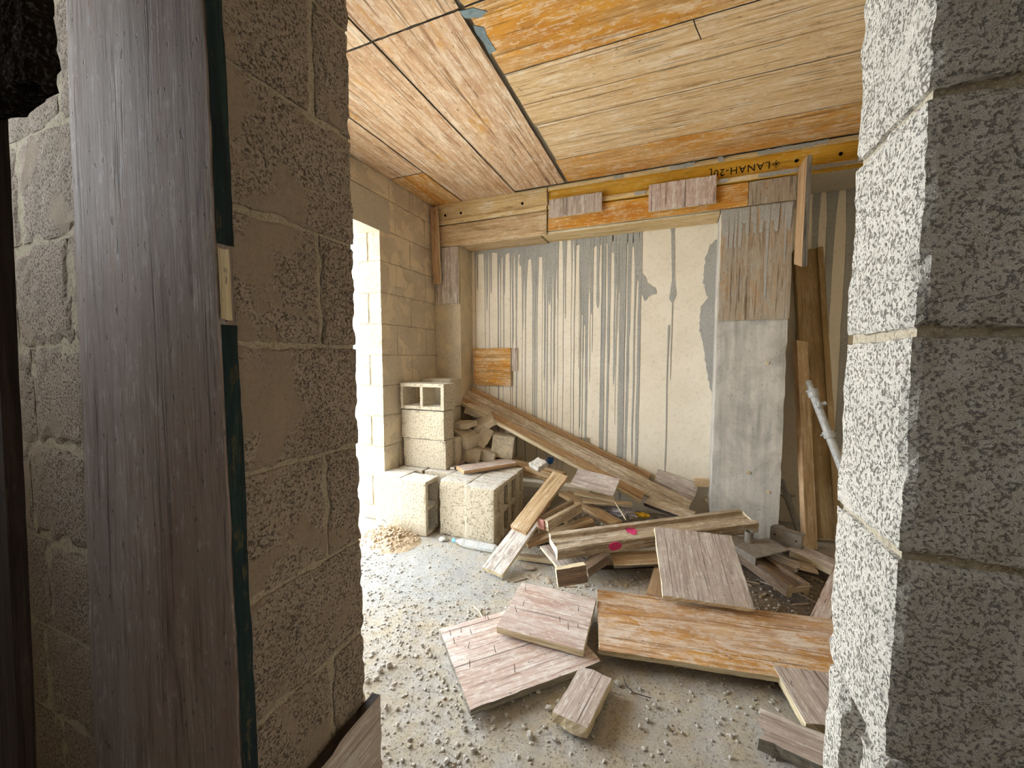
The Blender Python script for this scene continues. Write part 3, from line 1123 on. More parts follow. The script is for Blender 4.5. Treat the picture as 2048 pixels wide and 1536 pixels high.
# soffit boards under the beam
board('soffit_board', 'whitish board under the beam at the left end', 'formwork board', (-1.99, 3.535, 2.552), (-1.15, 3.535, 2.552), (-1.99, 3.795, 2.552), .02, 'tan', 'edge', (0, 0, -1), 'formwork boards on the back wall')
board('soffit_board', 'yellowish board under the beam above the drips', 'formwork board', (-1.145, 3.54, 2.562), (.318, 3.54, 2.562), (-1.145, 3.795, 2.562), .02, 'yellow_pale', 'edge', (0, 0, -1), 'formwork boards on the back wall')
# square board on the panel
vboard('thin pinkish strip behind the square orange board', -1.56, -1.475, 1.30, 1.54, 3.782, .015, 'pink', 'z', group=None)
vboard('square orange plywood piece fixed on the cream panel', -1.972, -1.54, 1.145, 1.537, 3.762, .018, 'ceil_orange', 'x', group=None)

# ------------------------------------------------------------------ near left: plank on the pier, dark post
pl = board('timber_plank', 'big purple-grey plank standing on edge of the left pier', 'plank', (-.748, .458, 0), (-.748, .458, 2.96), (-1.235, .458, 0), .032, 'post', 'post', (0, -1, 0), chip=.005)
for v in pl.data.vertices:       # the plank was ripped wider at its foot
    p = pl.matrix_world @ v.co
    xl = -1.331 + .066 * p.z
    p.x = -.748 + (p.x + .748) * (-.748 - xl) / .487
    v.co = pl.matrix_world.inverted() @ p
for z0, z1 in ((0.0, 1.50), (1.64, 2.95)):
    bm = plank_bm(z1 - z0, .030, .002, int(z0 * 9) + 3, .004, .004)
    o = link('painted_edge', bm, ['teal', 'teal'], None, Matrix(((0, 0, 1, -.7465), (0, 1, 0, .478), (1, 0, 0, (z0 + z1) / 2), (0, 0, 0, 1))))
    o.parent = pl
    o.matrix_parent_inverse = pl.matrix_world.inverted()
    o['label'] = 'dark teal painted edge'
board('packing_strip', 'pale wood strip on the teal plank edge', 'wood strip', (-.744, .482, 1.505), (-.744, .482, 1.635), (-.744, .462, 1.505), .003, 'edge', 'edge', (1, 0, 0), rag=.008)
board('timber_board', 'short splintered board standing against the foot of the left pier', 'board', (-.752, .50, .475), (-.752, .852, .475), (-.752, .50, 0), .026, 'grey', 'darkwood', (1, 0, 0), rag=.006, chip=.014)
board('timber_post', 'dark upright timber at the far left edge of the picture', 'post', (-1.207, .30, 0), (-1.042, .30, 1.86), (-1.38, .30, 0), .025, 'darkwood', 'darkwood', (0, -1, 0))  # its shaded side is painted in by the dark timber colour
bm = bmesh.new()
rough_box(bm, (-1.20, .285, 1.822), (-.845, .32, 2.4), .012, .006, 12, .012)  # lump coloured dark to stand for its unlit face
tag(link('concrete_beam_end', bm, 'shadelump'), 'dark rough-edged lump above the upright timber at top left', 'concrete lump')

# ------------------------------------------------------------------ concrete blocks
BN = [0]


def conc_block(label, loc, dims, axis, cell=True, blind=0.0, rz=0.0, tilt=(0, 0), mat='block_loose', group='loose concrete blocks'):
    """dims are the world sizes (x,y,z); axis is the way the cells run"""
    BN[0] += 1
    x, y, z = dims
    if axis == 'x':      # cell face spans z (long) and y
        bm = hollow_block_bm(z, x, y, BN[0], cell, blind)
        m = Matrix(((0, 0, 1, 0), (0, 1, 0, 0), (1, 0, 0, 0), (0, 0, 0, 1)))
    elif axis == 'y':    # cell face spans x and z
        bm = hollow_block_bm(x, y, z, BN[0], cell, blind)
        m = Matrix(((1, 0, 0, 0), (0, 0, 1, 0), (0, 1, 0, 0), (0, 0, 0, 1)))
    else:
        bm = hollow_block_bm(x, z, y, BN[0], cell, blind)
        m = Matrix.Identity(4)
    bmesh.ops.transform(bm, matrix=m, verts=bm.verts)
    o = link('concrete_block', bm, mat)
    o.location = loc
    o.rotation_euler = (tilt[0], tilt[1], rz)
    return tag(o, label, 'concrete block', group)


H = .447
# standing on end, left pair
conc_block('leftmost upright concrete block beside the doorway jamb', (-2.205, 2.745, H / 2), (.265, .22, H), 'x', True, .02)
conc_block('upright concrete block with two dark cells facing right', (-1.93, 2.70, H / 2), (.265, .20, H), 'x')
# right cluster
conc_block('front left block of the right-hand upright pair', (-1.605, 2.775, H / 2), (.255, .155, H), 'x', True, .02)
conc_block('front right upright block nearest the fallen planks', (-1.345, 2.717, H / 2), (.255, .155, H), 'x', True, .02)
conc_block('second upright block behind the front right one', (-1.345, 2.876, H / 2), (.255, .155, H), 'x')
conc_block('third upright block behind the front right one', (-1.345, 3.036, H / 2), (.255, .155, H), 'x')
conc_block('fourth upright block in the row going back', (-1.345, 3.20, H / 2 + .004), (.255, .155, H), 'x', True, .02)
conc_block('upright block under the flat dusty plank', (-1.605, 2.936, H / 2), (.255, .155, H), 'x')
conc_block('upright block under the three-high stack, left', (-2.15, 3.05, H / 2), (.265, .35, H), 'x', True, .02)
conc_block('upright block under the three-high stack, right', (-1.87, 3.06, H / 2), (.265, .35, H), 'x', True, .02)
conc_block('upright block behind the row, under the rubble', (-1.605, 3.14, H / 2), (.255, .22, H), 'x', True, .02)
# three-high stack
conc_block('bottom block of the three-high stack by the wall', (-2.045, 3.02, H + .1325), (.45, .15, .258), 'z')
conc_block('flat slab-thin block behind the bottom one of the stack', (-1.90, 3.15, H + .1325), (.20, .095, .255), 'z', False)
conc_block('middle block of the three-high stack by the wall', (-2.055, 3.02, H + .393), (.45, .17, .258), 'z')
conc_block('top block of the stack lying with its two cells facing out', (-2.045, 3.015, H + .648), (.46, .20, .235), 'y')
conc_block('dusty block end showing behind the top of the stack', (-2.115, 3.37, H + .65), (.33, .24, .27), 'y', False)
conc_block('block under the dusty one behind the stack', (-2.12, 3.36, H + .26), (.32, .22, .5), 'y', False)

# broken blocks piled between the stack and the panel
rg = random.Random(11)
rub = [((-1.80, 3.33, .53), (.26, .16, .15), .2, (.1, .25), 'broken block slab lowest in the pile beside the stack'),
       ((-1.81, 3.28, .68), (.22, .15, .13), -.3, (.2, .3), 'square block chunk above the lowest slab in the broken pile'),
       ((-1.83, 3.30, .80), (.2, .15, .055), -.2, (.1, -.1), 'thin flat block flake in the broken pile'),
       ((-1.69, 3.44, .80), (.22, .16, .08), .4, (.4, -.5), 'tilted block shard under the leaning planks'),
       ((-1.72, 3.45, .68), (.13, .2, .2), .7, (.1, .5), 'slanting block piece in the middle of the broken pile'),
       ((-1.50, 3.48, .59), (.21, .13, .22), .25, (.05, .12), 'upright half block right of the broken pile'),
       ((-1.62, 3.40, .50), (.14, .12, .11), .2, (.1, .3), 'small block lump below the tilted shard'),
       ((-1.80, 3.56, .90), (.26, .16, .1), .1, (.1, .3), 'shadowed block piece at the top of the broken pile')]
for i, (loc, d, rz, tl, lab) in enumerate(rub):
    bm = bmesh.new()
    rough_box(bm, [-v / 2 for v in d], [v / 2 for v in d], .02, .002, 60 + i, .004)
    o = link('broken_block', bm, 'block')
    o.location = loc
    o.rotation_euler = (tl[0], tl[1], rz)
    tag(o, lab, 'broken block', 'broken blocks beside the stack')
bm = bmesh.new()
rough_box(bm, (-1.95, 3.25, .02), (-1.4, 3.75, .44), .05, .02, 77, .03)
tag(link('rubble_heap', bm, 'block'), 'heap of packed rubble under the broken blocks', 'rubble')

# ------------------------------------------------------------------ the long leaning planks
def lean(label, p0, p1, w, t, mat, tilt, off=(0, 0, 0)):
    A, B = Vector(p0) + Vector(off), Vector(p1) + Vector(off)
    u = (B - A).normalized()
    s = Vector((0, -math.cos(tilt), -math.sin(tilt)))
    C = A + s * w
    return board('timber_plank', label, 'plank', A, B, C, t, mat, 'edge', (0, -.6, .8), 'long planks leaning by the cream panel', .004, .002)


lean('rear long plank leaning against the cream panel', gy(945, 773, 3.75), gy(1303, 947, 3.76), .16, .03, 'brown', .95)
lean('middle long plank of the leaning stack, reaching farthest down', gy(936, 780, 3.66), gy(1384, 1001, 3.60), .16, .03, 'dusty', .75)
lean('front long plank of the leaning stack with a bright yellow edge', gy(926, 793, 3.56), gy(1290, 985, 3.50), .10, .03, 'brown', .75)
lean('thin pale-yellow lath along the lower edge of the leaning planks', gy(925, 803, 3.475), gy(1284, 1000, 3.42), .022, .03, 'edge', .2)

# ------------------------------------------------------------------ timbers in the heap
board('plywood_board', 'large orange-stained plywood board lying in front', 'plywood board', gz(1197, 1298, .085), gz(1850, 1400, .06), gz(1197, 1178, .10), .027, 'orange', 'edge', chip=.004)
o = board('plywood_board', 'pinkish plywood board with upright nails lying lowest in front', 'plywood board', gz(940, 1420, .05), gz(1203, 1322, .05), gz(880, 1257, .04), .03, 'pink', 'edge_dark', rag=.003, chip=.007)
nails(o, [(902, 1271), (922, 1265), (944, 1268), (910, 1288), (936, 1297), (992, 1305), (940, 1335), (978, 1239), (971, 1236), (1030, 1345)], .034, 3)
o = board('plywood_board', 'greyish plywood board with nails lying on top of the pinkish one', 'plywood board', gz(992, 1253, .095), gz(1167, 1301, .09), gz(1050, 1165, .115), .035, 'pink', 'edge', chip=.004)
nails(o, [(1050, 1181), (1045, 1212), (1034, 1224), (1156, 1222), (1120, 1242), (1156, 1255), (1137, 1260)], .034, 5)
board('timber_offcut', 'short cracked plank offcut lying alone in front', 'timber offcut', gz(1172, 1462, .06), gz(1224, 1356, .06), gz(1097, 1434, .06), .045, 'grey', 'edge', chip=.006, rag=.012)
board('plywood_board', 'grey plywood board propped up in the middle of the heap', 'plywood board', gz(1326, 1192, .14), gz(1308, 1053, .345), gz(1508, 1208, .14), .027, 'grey', 'edge', chip=.005)
h_beam('timber_beam', 'timber beam with two pink spray marks', 'timber beam', gz(1112, 1095, .215), gz(1513, 1041, .285), gz(1122, 1066, .24), 'dusty', 'edge')
bmo = bpy.context.scene.objects['timber_beam']
h_beam('timber_beam', 'short grooved timber beam in shadow beside the grey board', 'timber beam', gz(1455, 1092, .14), gz(1566, 1172, .12), gz(1490, 1075, .14), 'darkbrown', 'dusty', .16, .075)  # darker brown timber puts the shadow into this beam's colour
# pink spray on the beam: thin paint layer on web and front flange
inv = bmo.matrix_world.inverted()


def paint(cx, cy, rx, rz, plane_p, plane_n, axis):
    bm = bmesh.new()
    p = inv @ gp(cx, cy, bmo.matrix_world @ plane_p, (bmo.matrix_world.to_3x3() @ plane_n))
    vs = []
    for i in range(28):
        t = 2 * math.pi * i / 28
        r = 1 + .25 * noise.noise(Vector((math.cos(t) * 2, math.sin(t) * 2, cx)))
        if axis == 'web':
            vs.append(bm.verts.new((p.x + math.cos(t) * rx * r, p.y + math.sin(t) * rz * r, plane_p.z - .001)))
        else:
            vs.append(bm.verts.new((p.x + math.cos(t) * rx * r, plane_p.y - plane_n.y * .001, p.z + math.sin(t) * rz * r)))
    bm.faces.new(vs)
    r = bmesh.ops.extrude_face_region(bm, geom=bm.faces[:])
    for v in r['geom']:
        if isinstance(v, bmesh.types.BMVert):
            if axis == 'web':
                v.co.z += .004
            else:
                v.co.y += plane_n.y * .004
    q = link('spray_mark', bm, 'pinkspray')
    q.parent = bmo
    q['label'] = 'pink spray paint mark'


sy = 1 if (inv @ CP).y > 0 else -1
paint(1262, 1061, .034, .05, Vector((0, 0, .015)), Vector((0, 0, 1)), 'web')
paint(1230, 1092, .045, .03, Vector((0, sy * .1, 0)), Vector((0, sy, 0)), 'flange')

board('timber_plank', 'whitened lower plank slanting down to the bare floor', 'plank', gz(1004, 1150, .045), gz(1085, 1035, .22), gz(957, 1142, .045), .03, 'whitened', 'edge')
board('timber_plank', 'tan plank lying on the whitened one, end cut square', 'plank', gz(1052, 1066, .235), gz(1136, 952, .50), gz(1013, 1060, .235), .03, 'tan', 'brown')
board('timber_offcut', 'flat dusty plank piece lying on the upright blocks', 'timber offcut', gz(927, 942, .495), gz(1034, 925, .50), gz(922, 930, .495), .03, 'pink', 'brown', rag=.012)
board('timber_offcut', 'tiny whitened wood stick beside the three-high stack', 'timber offcut', gz(909, 935, .475), gz(932, 918, .475), gz(905, 931, .475), .02, 'grey', 'grey')
h_beam('timber_beam', 'short timber beam carrying the grey stone', 'timber beam', gz(1000, 925, .47), gz(1112, 955, .42), gz(1010, 908, .47), 'tan', 'tan', .16, .08)
board('timber_plank', 'yellow-tan plank lying deep in the heap', 'plank', gz(1118, 985, .26), gz(1222, 1048, .18), gz(1130, 975, .26), .03, 'tan', 'tan')
h_beam('timber_beam', 'short square-ended beam piece with a pink tip in the heap', 'timber beam', gz(1091, 1042, .29), gz(1160, 1005, .33), gz(1080, 1033, .29), 'dusty', 'edge', .12, .075)
board('timber_offcut', 'pale block of wood under the square-ended beam piece', 'timber offcut', gz(1078, 1040, .2), gz(1098, 1040, .2), gz(1078, 1030, .2), .16, 'tan', 'tan')
board('timber_plank', 'jagged tan plank ending behind the pink-marked beam', 'plank', gz(1055, 1090, .10), gz(1190, 1042, .22), gz(1050, 1076, .10), .03, 'tan', 'brown', rag=.02)
board('timber_plank', 'pale stick lying along the foot of the heap', 'plank', gz(1030, 1111, .035), gz(1105, 1121, .04), gz(1032, 1104, .035), .03, 'dusty', 'edge')
board('timber_board', 'pale dusty board sticking out under the pink-marked beam', 'board', gz(1118, 1137, .10), gz(1080, 1092, .12), gz(1180, 1125, .10), .018, 'grey', 'edge', rag=.006)
o = board('timber_offcut', 'dark brown wood chunk standing on the floor before the heap', 'timber offcut', gy(1112, 1140, 2.12), gy(1172, 1130, 2.2), gy(1121, 1175, 2.12), .05, 'darkbrown', 'edge', (0, -1, 0))
board('timber_offcut', 'brown timber end leaning behind the dark wood chunk', 'timber offcut', gz(1160, 1128, .12), gz(1205, 1100, .17), gz(1175, 1138, .12), .06, 'darkbrown', 'darkbrown')
board('timber_board', 'dusty brown board under the pink-marked beam, left of the grey board', 'board', gz(1228, 1132, .10), gz(1325, 1127, .11), gz(1215, 1105, .13), .022, 'tan', 'edge_dark')
board('timber_plank', 'reddish plank end showing left under the grey board', 'plank', gz(1293, 1185, .06), gz(1312, 1120, .09), gz(1325, 1185, .06), .03, 'brown', 'brown')
board('timber_plank', 'dark reddish plank lying low behind the wood chunk', 'plank', gz(1180, 1132, .05), gz(1310, 1128, .05), gz(1180, 1120, .05), .03, 'brown', 'darkwood')
board('timber_board', 'pale cracked board leaning under the long planks', 'board', gz(1140, 968, .36), gz(1226, 992, .34), gz(1150, 935, .47), .022, 'grey', 'edge')
board('timber_plank', 'thin lath below the pale cracked board', 'plank', gz(1148, 985, .3), gz(1228, 1000, .28), gz(1148, 978, .3), .022, 'tan', 'edge')
board('timber_plank', 'narrow lath with a pale sawn end under the long planks', 'plank', gz(1165, 1002, .26), gz(1265, 1010, .26), gz(1165, 996, .26), .02, 'tan', 'edge')
board('timber_board', 'reddish-brown board leaning at the lower end of the long planks', 'board', gy(1303, 975, 3.70), gy(1385, 1008, 3.68), gy(1308, 935, 3.77), .022, 'grey', 'edge', (0, -.8, .5))
board('timber_plank', 'dark plank end under the long planks beside the spray-marked beam', 'plank', gz(1287, 1005, .24), gz(1380, 1040, .2), gz(1293, 988, .27), .03, 'dusty', 'darkwood')
board('timber_offcut', 'tan wood block by the column foot', 'timber offcut', gy(1388, 962, 3.72), gy(1420, 962, 3.72), gy(1388, 974, 3.72), .08, 'tan', 'tan', (0, -1, 0))
for i, (x, y) in enumerate(((1398, 985), (1408, 1000), (1412, 978))):
    p = gz(x, y, .2)
    board('wood_splinter', None, None, p, p + Vector((.12, -.08 + .05 * i, -.05)), p + Vector((.02, .03, .02)), .02, 'dusty', 'tan')
    tag(bpy.context.scene.objects[-1] if False else COL.objects[-1], 'splintered wood scrap between the heap and the column', 'wood scrap', 'wood scraps by the column foot')

# right front boards
board('timber_board', 'grey board with a bright broken edge running behind the right pier', 'board', gz(1545, 1330, .075), gz(1612, 1446, .065), gz(1690, 1345, .075), .038, 'grey', 'edge', rag=.006)
board('timber_plank', 'weathered plank with a split bottom edge at lower right', 'plank', gz(1514, 1474, .055), gz(1700, 1556, .055), gz(1498, 1404, .06), .05, 'grey', 'edge_dark', rag=.018, chip=.012)
o = board('timber_board', 'reddish board with bent nails standing behind the right pier', 'board', gz(1620, 1232, .06), gz(1668, 1130, .14), gz(1675, 1240, .06), .02, 'pink', 'edge')
nails(o, [(1638, 1195), (1648, 1205), (1645, 1175)], .03, 9)

# ------------------------------------------------------------------ the alcove: leaning timbers, props, steel
def lean_h(label, p0, p1, mat, name='timber_beam', cat='timber beam', d=.2, w=.08):
    A, B = Vector(p0), Vector(p1)
    u = (B - A).normalized()
    C = A + Vector((1, 0, 0)) * d
    return h_beam(name, label, cat, A, B, C, mat, 'edge', d, w, (0, -1, 0))


lean_h('wide olive-yellow beam leaning in the alcove', gz(1622, 1078, .02), gy(1588, 500, 3.96), 'olive')
board('timber_plank', 'narrow tan plank leaning in the alcove in front of the olive beam', 'plank', gz(1613, 1100, .01), gy(1594, 680, 3.80), gz(1636, 1096, .01), .04, 'tan', 'brown', (0, -1, .1))
board('timber_plank', 'thin reddish plank leaning at the back of the alcove', 'plank', gy(1600, 900, 3.86), gy(1590, 545, 3.98), gy(1612, 900, 3.86), .025, 'brown', 'brown', (0, -1, .1))


def prop(label, top, low, r, name='steel_prop'):
    o = empty(name, low)
    tag(o, label, 'steel prop')
    T, Bt = Vector(top), Vector(low)
    d = (Bt - T).normalized()
    L = (Bt - T).length
    P = lambda t: T + d * t - Bt
    bm = bmesh.new()
    tube(bm, P(.10), P(L), r, 16, inner=.004)
    link('outer_tube', bm, 'steel', o)
    bm = bmesh.new()
    tube(bm, P(0), P(.12), r * .78, 16, inner=.003)
    link('inner_tube', bm, 'steel', o)
    bm = bmesh.new()
    tube(bm, P(.085), P(.135), r * 1.3, 18)
    tube(bm, P(.075), P(.09), r * 1.5, 18)
    link('collar_nut', bm, 'steel', o)
    s = d.cross(Vector((0, 1, 0))).normalized()
    bm = bmesh.new()
    c = P(.19)
    tube(bm, c - s * r * .5 + Vector((0, -.02, 0)), c + s * r * 1.9 + Vector((0, -.02, 0)), r * .62, 14, inner=.006)
    tube(bm, c + Vector((0, -.03, .02)), c + Vector((0, -.055, -.02)), r * .5, 10)
    link('coupler_clamp', bm, 'steel', o)
    bm = bmesh.new()
    tube(bm, P(.40), P(.45), r * 1.35, 18)
    tube(bm, P(.42) - s * r * 1.9, P(.42) + s * r * 1.9, r * .3, 8)
    link('lower_collar', bm, 'steel', o)
    return o


T0, T1 = gy(1616, 762, 3.66), gy(1674, 912, 3.44)
dd = (T1 - T0)
prop('galvanised telescopic steel prop leaning behind the right pier', T0, T0 + dd * ((T0.z - .03) / -dd.z), .026)
o = empty('steel_pipe', gz(1600, 1066, .03))
tag(o, 'thin steel pipe leaning in the dark of the alcove', 'steel pipe')
b0 = Vector(o.location)
t0 = gy(1562, 960, 3.95) - b0
bm = bmesh.new()
tube(bm, (0, 0, 0), t0, .024, 14, inner=.003)
link('tube', bm, 'steel', o)
bm = bmesh.new()
c = t0 * .68
tube(bm, c - Vector((.055, 0, 0)), c + Vector((.055, -.01, .012)), .009, 8)
tube(bm, c - t0.normalized() * .012, c + t0.normalized() * .012, .034, 14)
link('pin_collar', bm, 'steel', o)
p = gz(1560, 1062, .12)
bm = bmesh.new()
tube(bm, (0, 0, -.12), (0, 0, .04), .03, 16, inner=.004)
o = link('pipe_stub', bm, 'steel_dusty')
o.location = p
tag(o, 'short upright pipe stub behind the drilled steel channel', 'pipe stub')

# steel head plate with a tube stub
A, B, C = gz(1512, 1116, .17), gz(1470, 1090, .18), gz(1543, 1080, .19)
L, W, mw, n = frame3(A, B, C)
o = empty('prop_head', (A + B + C) / 3)
tag(o, 'steel prop head plate with a tube stub sticking up', 'prop head')
o.matrix_world = mw
bm = bmesh.new()
box(bm, (-L / 2, -W / 2, -.006), (L / 2, W / 2, 0))
for ex in (-1, 1):
    box(bm, (-L / 2, ex * W / 2 - .003, -.05), (L / 2, ex * W / 2 + .003, 0))
link('plate', bm, 'steel_dusty', o)
bm = bmesh.new()
c = mw.inverted() @ gp(1497, 1083, mw.translation, n)
tube(bm, (c.x, c.y, 0), (c.x, c.y, .075), .026, 18, inner=.004)
link('tube_stub', bm, 'steel_dusty', o)

# drilled channel
A, B = gz(1541, 1052, .20), gz(1604, 1072, .20)
C = A + Vector((0.02, -.02, -.10))
L, W, mw, n = frame3(A, B, C, (-.5, -.8, .3))
o = empty('steel_channel', mw.translation)
o.matrix_world = mw
tag(o, 'drilled steel channel lying by the column foot', 'steel channel')
bm = bmesh.new()
box(bm, (-L / 2, -W / 2, -.005), (L / 2, W / 2, 0))
for ex in (-1, 1):
    box(bm, (-L / 2, ex * (W / 2 - .0025) - .0025, -.07), (L / 2, ex * (W / 2 - .0025) + .0025, 0))
link('channel_body', bm, 'steel_dusty', o)
for ex in (-.34, .34):
    bm = bmesh.new()
    tube(bm, (L * ex, 0, -.001), (L * ex, 0, .0012), .006, 12)
    link('drill_hole', bm, 'hole', o)
# white profiles beside it

board('steel_profile', 'grey-white metal profile lying right of the drilled channel', 'metal profile', gz(1572, 1096, .10), gz(1668, 1142, .10), gz(1598, 1086, .10), .04, 'grey', 'edge')
board('timber_plank', 'broken whitish plank with a torn end in the shadow', 'plank', gz(1530, 1112, .11), gz(1600, 1140, .09), gz(1540, 1102, .11), .03, 'grey', 'grey', rag=.03)
board('timber_plank', 'torn brown plank with a red paint line beside the short beam', 'plank', gz(1522, 1118, .1), gz(1640, 1150, .07), gz(1530, 1104, .1), .02, 'dusty', 'darkwood', rag=.03)

# ------------------------------------------------------------------ small things
def lump(name, label, cat, loc, size, mat, seed, group=None, amp=.18, smooth=False, freq=1.3):
    bm = bmesh.new()
    bmesh.ops.create_icosphere(bm, subdivisions=3, radius=1)
    for v in bm.verts:
        q = v.co.copy()
        d = 1 + amp * noise.noise(q * freq + Vector((seed * 5, 0, 0))) * 1.6 + amp * .5 * noise.noise(q * freq * 3 + Vector((seed, 3, 0)))
        v.co = Vector((q.x * size[0], q.y * size[1], q.z * size[2])) * d
    o = link(name, bm, mat, smooth=smooth)
    o.location = loc
    return tag(o, label, cat, group)


# grey stone slab
A, B, C = gz(1050, 925, .52), gz(1075, 942, .50), gz(1078, 910, .58)
L, W, mw, n = frame3(A, B, C)
bm = bmesh.new()
rough_box(bm, (-.075, -.06, -.05), (.075, .06, 0), .015, .008, 91, .014)
tag(link('stone_slab', bm, 'stone', None, mw), 'angular grey stone resting on the short beam', 'stone')

# sand heap with lumps
hc = gz(775, 1078, 0)
bm = bmesh.new()
n = 34
gv = []
for i in range(n + 1):
    row = []
    for j in range(n + 1):
        x, y = (i / n - .5) * .62, (j / n - .5) * .46
        r = math.hypot(x / .29, y / .21)
        h = max(0, 1 - r) ** .8 * .10
        q = Vector((x, y, 0))
        h += (noise.noise(q * 30) * .014 + noise.noise(q * 11) * .012) * min(1, max(0, 1.1 - r) * 2)
        row.append(bm.verts.new((x, y, h - .012)))
    gv.append(row)
for i in range(n):
    for j in range(n):
        bm.faces.new((gv[i][j], gv[i + 1][j], gv[i + 1][j + 1], gv[i][j + 1]))
rg = random.Random(21)
for _ in range(420):
    a, r = rg.uniform(0, 6.28), rg.uniform(0, 1) ** .7
    x, y = math.cos(a) * r * .27, math.sin(a) * r * .19
    stone_bm(bm, (x, y, max(0, 1 - r) ** .8 * .10), rg.uniform(.004, .016), rg)
o = link('sand_heap', bm, 'sandlump')
o.location = hc
tag(o, 'small heap of reddish sandy lumps beside the doorway', 'sand heap')

# paper cup
p = gz(764, 1048, .08)
o = empty('paper_cup', p)
o.rotation_euler = (math.radians(70), .3, .7)
tag(o, 'crushed white paper cup with blue print on the sand heap', 'paper cup')
bm = bmesh.new()
tube(bm, (0, 0, -.04), (0, 0, .045), .028, 18, .037, inner=.002)
link('cup_wall', bm, 'whitecup', o)
bm = bmesh.new()
tube(bm, (0, 0, -.01), (0, 0, .022), .0325, 18, .0355, inner=.001)
q = link('printed_band', bm, 'capblue', o)
q['label'] = 'blue printed band'

# bottle
A, B = gz(908, 1081, .032), gz(992, 1098, .036)
d = (B - A)
o = empty('plastic_bottle', (A + B) / 2)
tag(o, 'crushed clear water bottle with a blue cap lying by the blocks', 'bottle')
u = d.normalized()
bm = bmesh.new()
Lb = d.length
prof = [(.0, .012), (.03, .013), (.035, .014), (.07, .029)]
x = .08
while x < Lb - .03:
    prof += [(x, .033), (x + .009, .029)]
    x += .019
prof += [(Lb - .015, .033), (Lb, .026)]
a = u.orthogonal().normalized()
b = u.cross(a)
R = []
for (s, r) in prof:
    sq = 1 - .35 * math.sin(max(0, min(1, (s - .06) / (Lb - .06))) * math.pi)
    R.append([bm.verts.new(A + u * s + (a * math.cos(t) + b * math.sin(t) * sq) * r - o.location) for t in (2 * math.pi * i / 18 for i in range(18))])
for k in range(len(R) - 1):
    for i in range(18):
        bm.faces.new((R[k][i], R[k][(i + 1) % 18], R[k + 1][(i + 1) % 18], R[k + 1][i]))
bm.faces.new(R[-1])
link('bottle_body', bm, 'bottle', o, smooth=True)
bm = bmesh.new()
tube(bm, A - u * .012 - o.location, A + u * .012 - o.location, .0155, 16)
q = link('cap', bm, 'capblue', o)
q['label'] = 'light blue screw cap'

# rags and scraps
lump('rag', 'crumpled whitish plastic rag in the hollow of the heap', 'rag', gz(1240, 1022, .17), (.11, .07, .045), 'rag', 3, amp=.5, freq=2.5)
lump('rag', 'small yellow scrap beside the whitish rag', 'rag', gz(1285, 1030, .16), (.05, .03, .016), 'yellowrag', 5, amp=.5, freq=2.5)
lump('plastic_scrap', 'scrap of blue plastic behind the grey stone', 'plastic scrap', gz(1100, 921, .40), (.03, .03, .03), 'bluescrap', 6, amp=.5, freq=2)
A = gz(1229, 1003, .30)
bm = bmesh.new()
tube(bm, A, gz(1252, 1040, .26), .004, 6)
tag(link('stick', bm, 'edge'), 'thin pale splinter sticking up by the spray-marked beam', 'stick')
lump('stone', 'pale stone lying before the front upright blocks', 'stone', gz(886, 1078, .012), (.035, .025, .018), 'stone', 8)
lump('stone', 'flat whitish stone flake left of the wood chunk', 'stone', gz(1058, 1134, .012), (.045, .03, .012), 'stone', 9)

# larger loose stones
rg = random.Random(5)
big = [(1098, 1415), (1117, 1401), (1022, 1400), (1013, 1430), (930, 1456), (947, 1500), (1060, 1470), (1110, 1478), (1075, 1382), (865, 1265), (800, 1284), (821, 1240), (778, 1330), (745, 1303), (895, 1520), (985, 1440), (795, 1448), (772, 1412), (1237, 1366), (1310, 1409), (1335, 1453), (1295, 1440), (1280, 1452), (1010, 1381), (760, 1340), (752, 1355), (735, 1360), (845, 1290), (862, 1310)]
src = None
for i, (x, y) in enumerate(big):
    r = rg.uniform(.009, .018)
    p = gz(x, y, r * .3)
    if i < 6:
        bm = bmesh.new()
        stone_bm(bm, (0, 0, 0), r, rg, .8)
        bmesh.ops.subdivide_edges(bm, edges=bm.edges[:], cuts=1, use_grid_fill=True)
        for v in bm.verts:
            v.co += noise.noise_vector(v.co * 90) * r * .12
        o = link('loose_stone', bm, 'stone')
        src = (src or []) + [o]
    else:
        o = src[i % 6].copy()
        COL.objects.link(o)
        o.rotation_euler = (rg.uniform(-.5, .5), rg.uniform(-.5, .5), rg.uniform(0, 6))
    o.location = p
    tag(o, 'loose grey stone among the gravel on the floor in front', 'stone', 'loose stones on the floor')

# gravel
bm = bmesh.new()
rg = random.Random(9)
cnt = 0
while cnt < 15000:
    x, y = rg.uniform(-2.2, 1.4), rg.uniform(.85, 3.5)
    q = Vector((x, y, 0))
    dens = .25 + .9 * max(0, noise.noise(q * 2.2) + .15) + (.7 if (-1.6 < x < -.55 and 1.0 < y < 1.95) else 0)
    if rg.random() > dens:
        continue
    r = .0018 + .0095 * rg.random() ** 4.5
    stone_bm(bm, (x, y, floor_h(x, y) + r * .25), r, rg)
    cnt += 1
g = link('gravel', bm, 'stone')
tag(g, 'loose gravel and cement crumbs scattered over the floor', 'gravel', None, 'stuff')

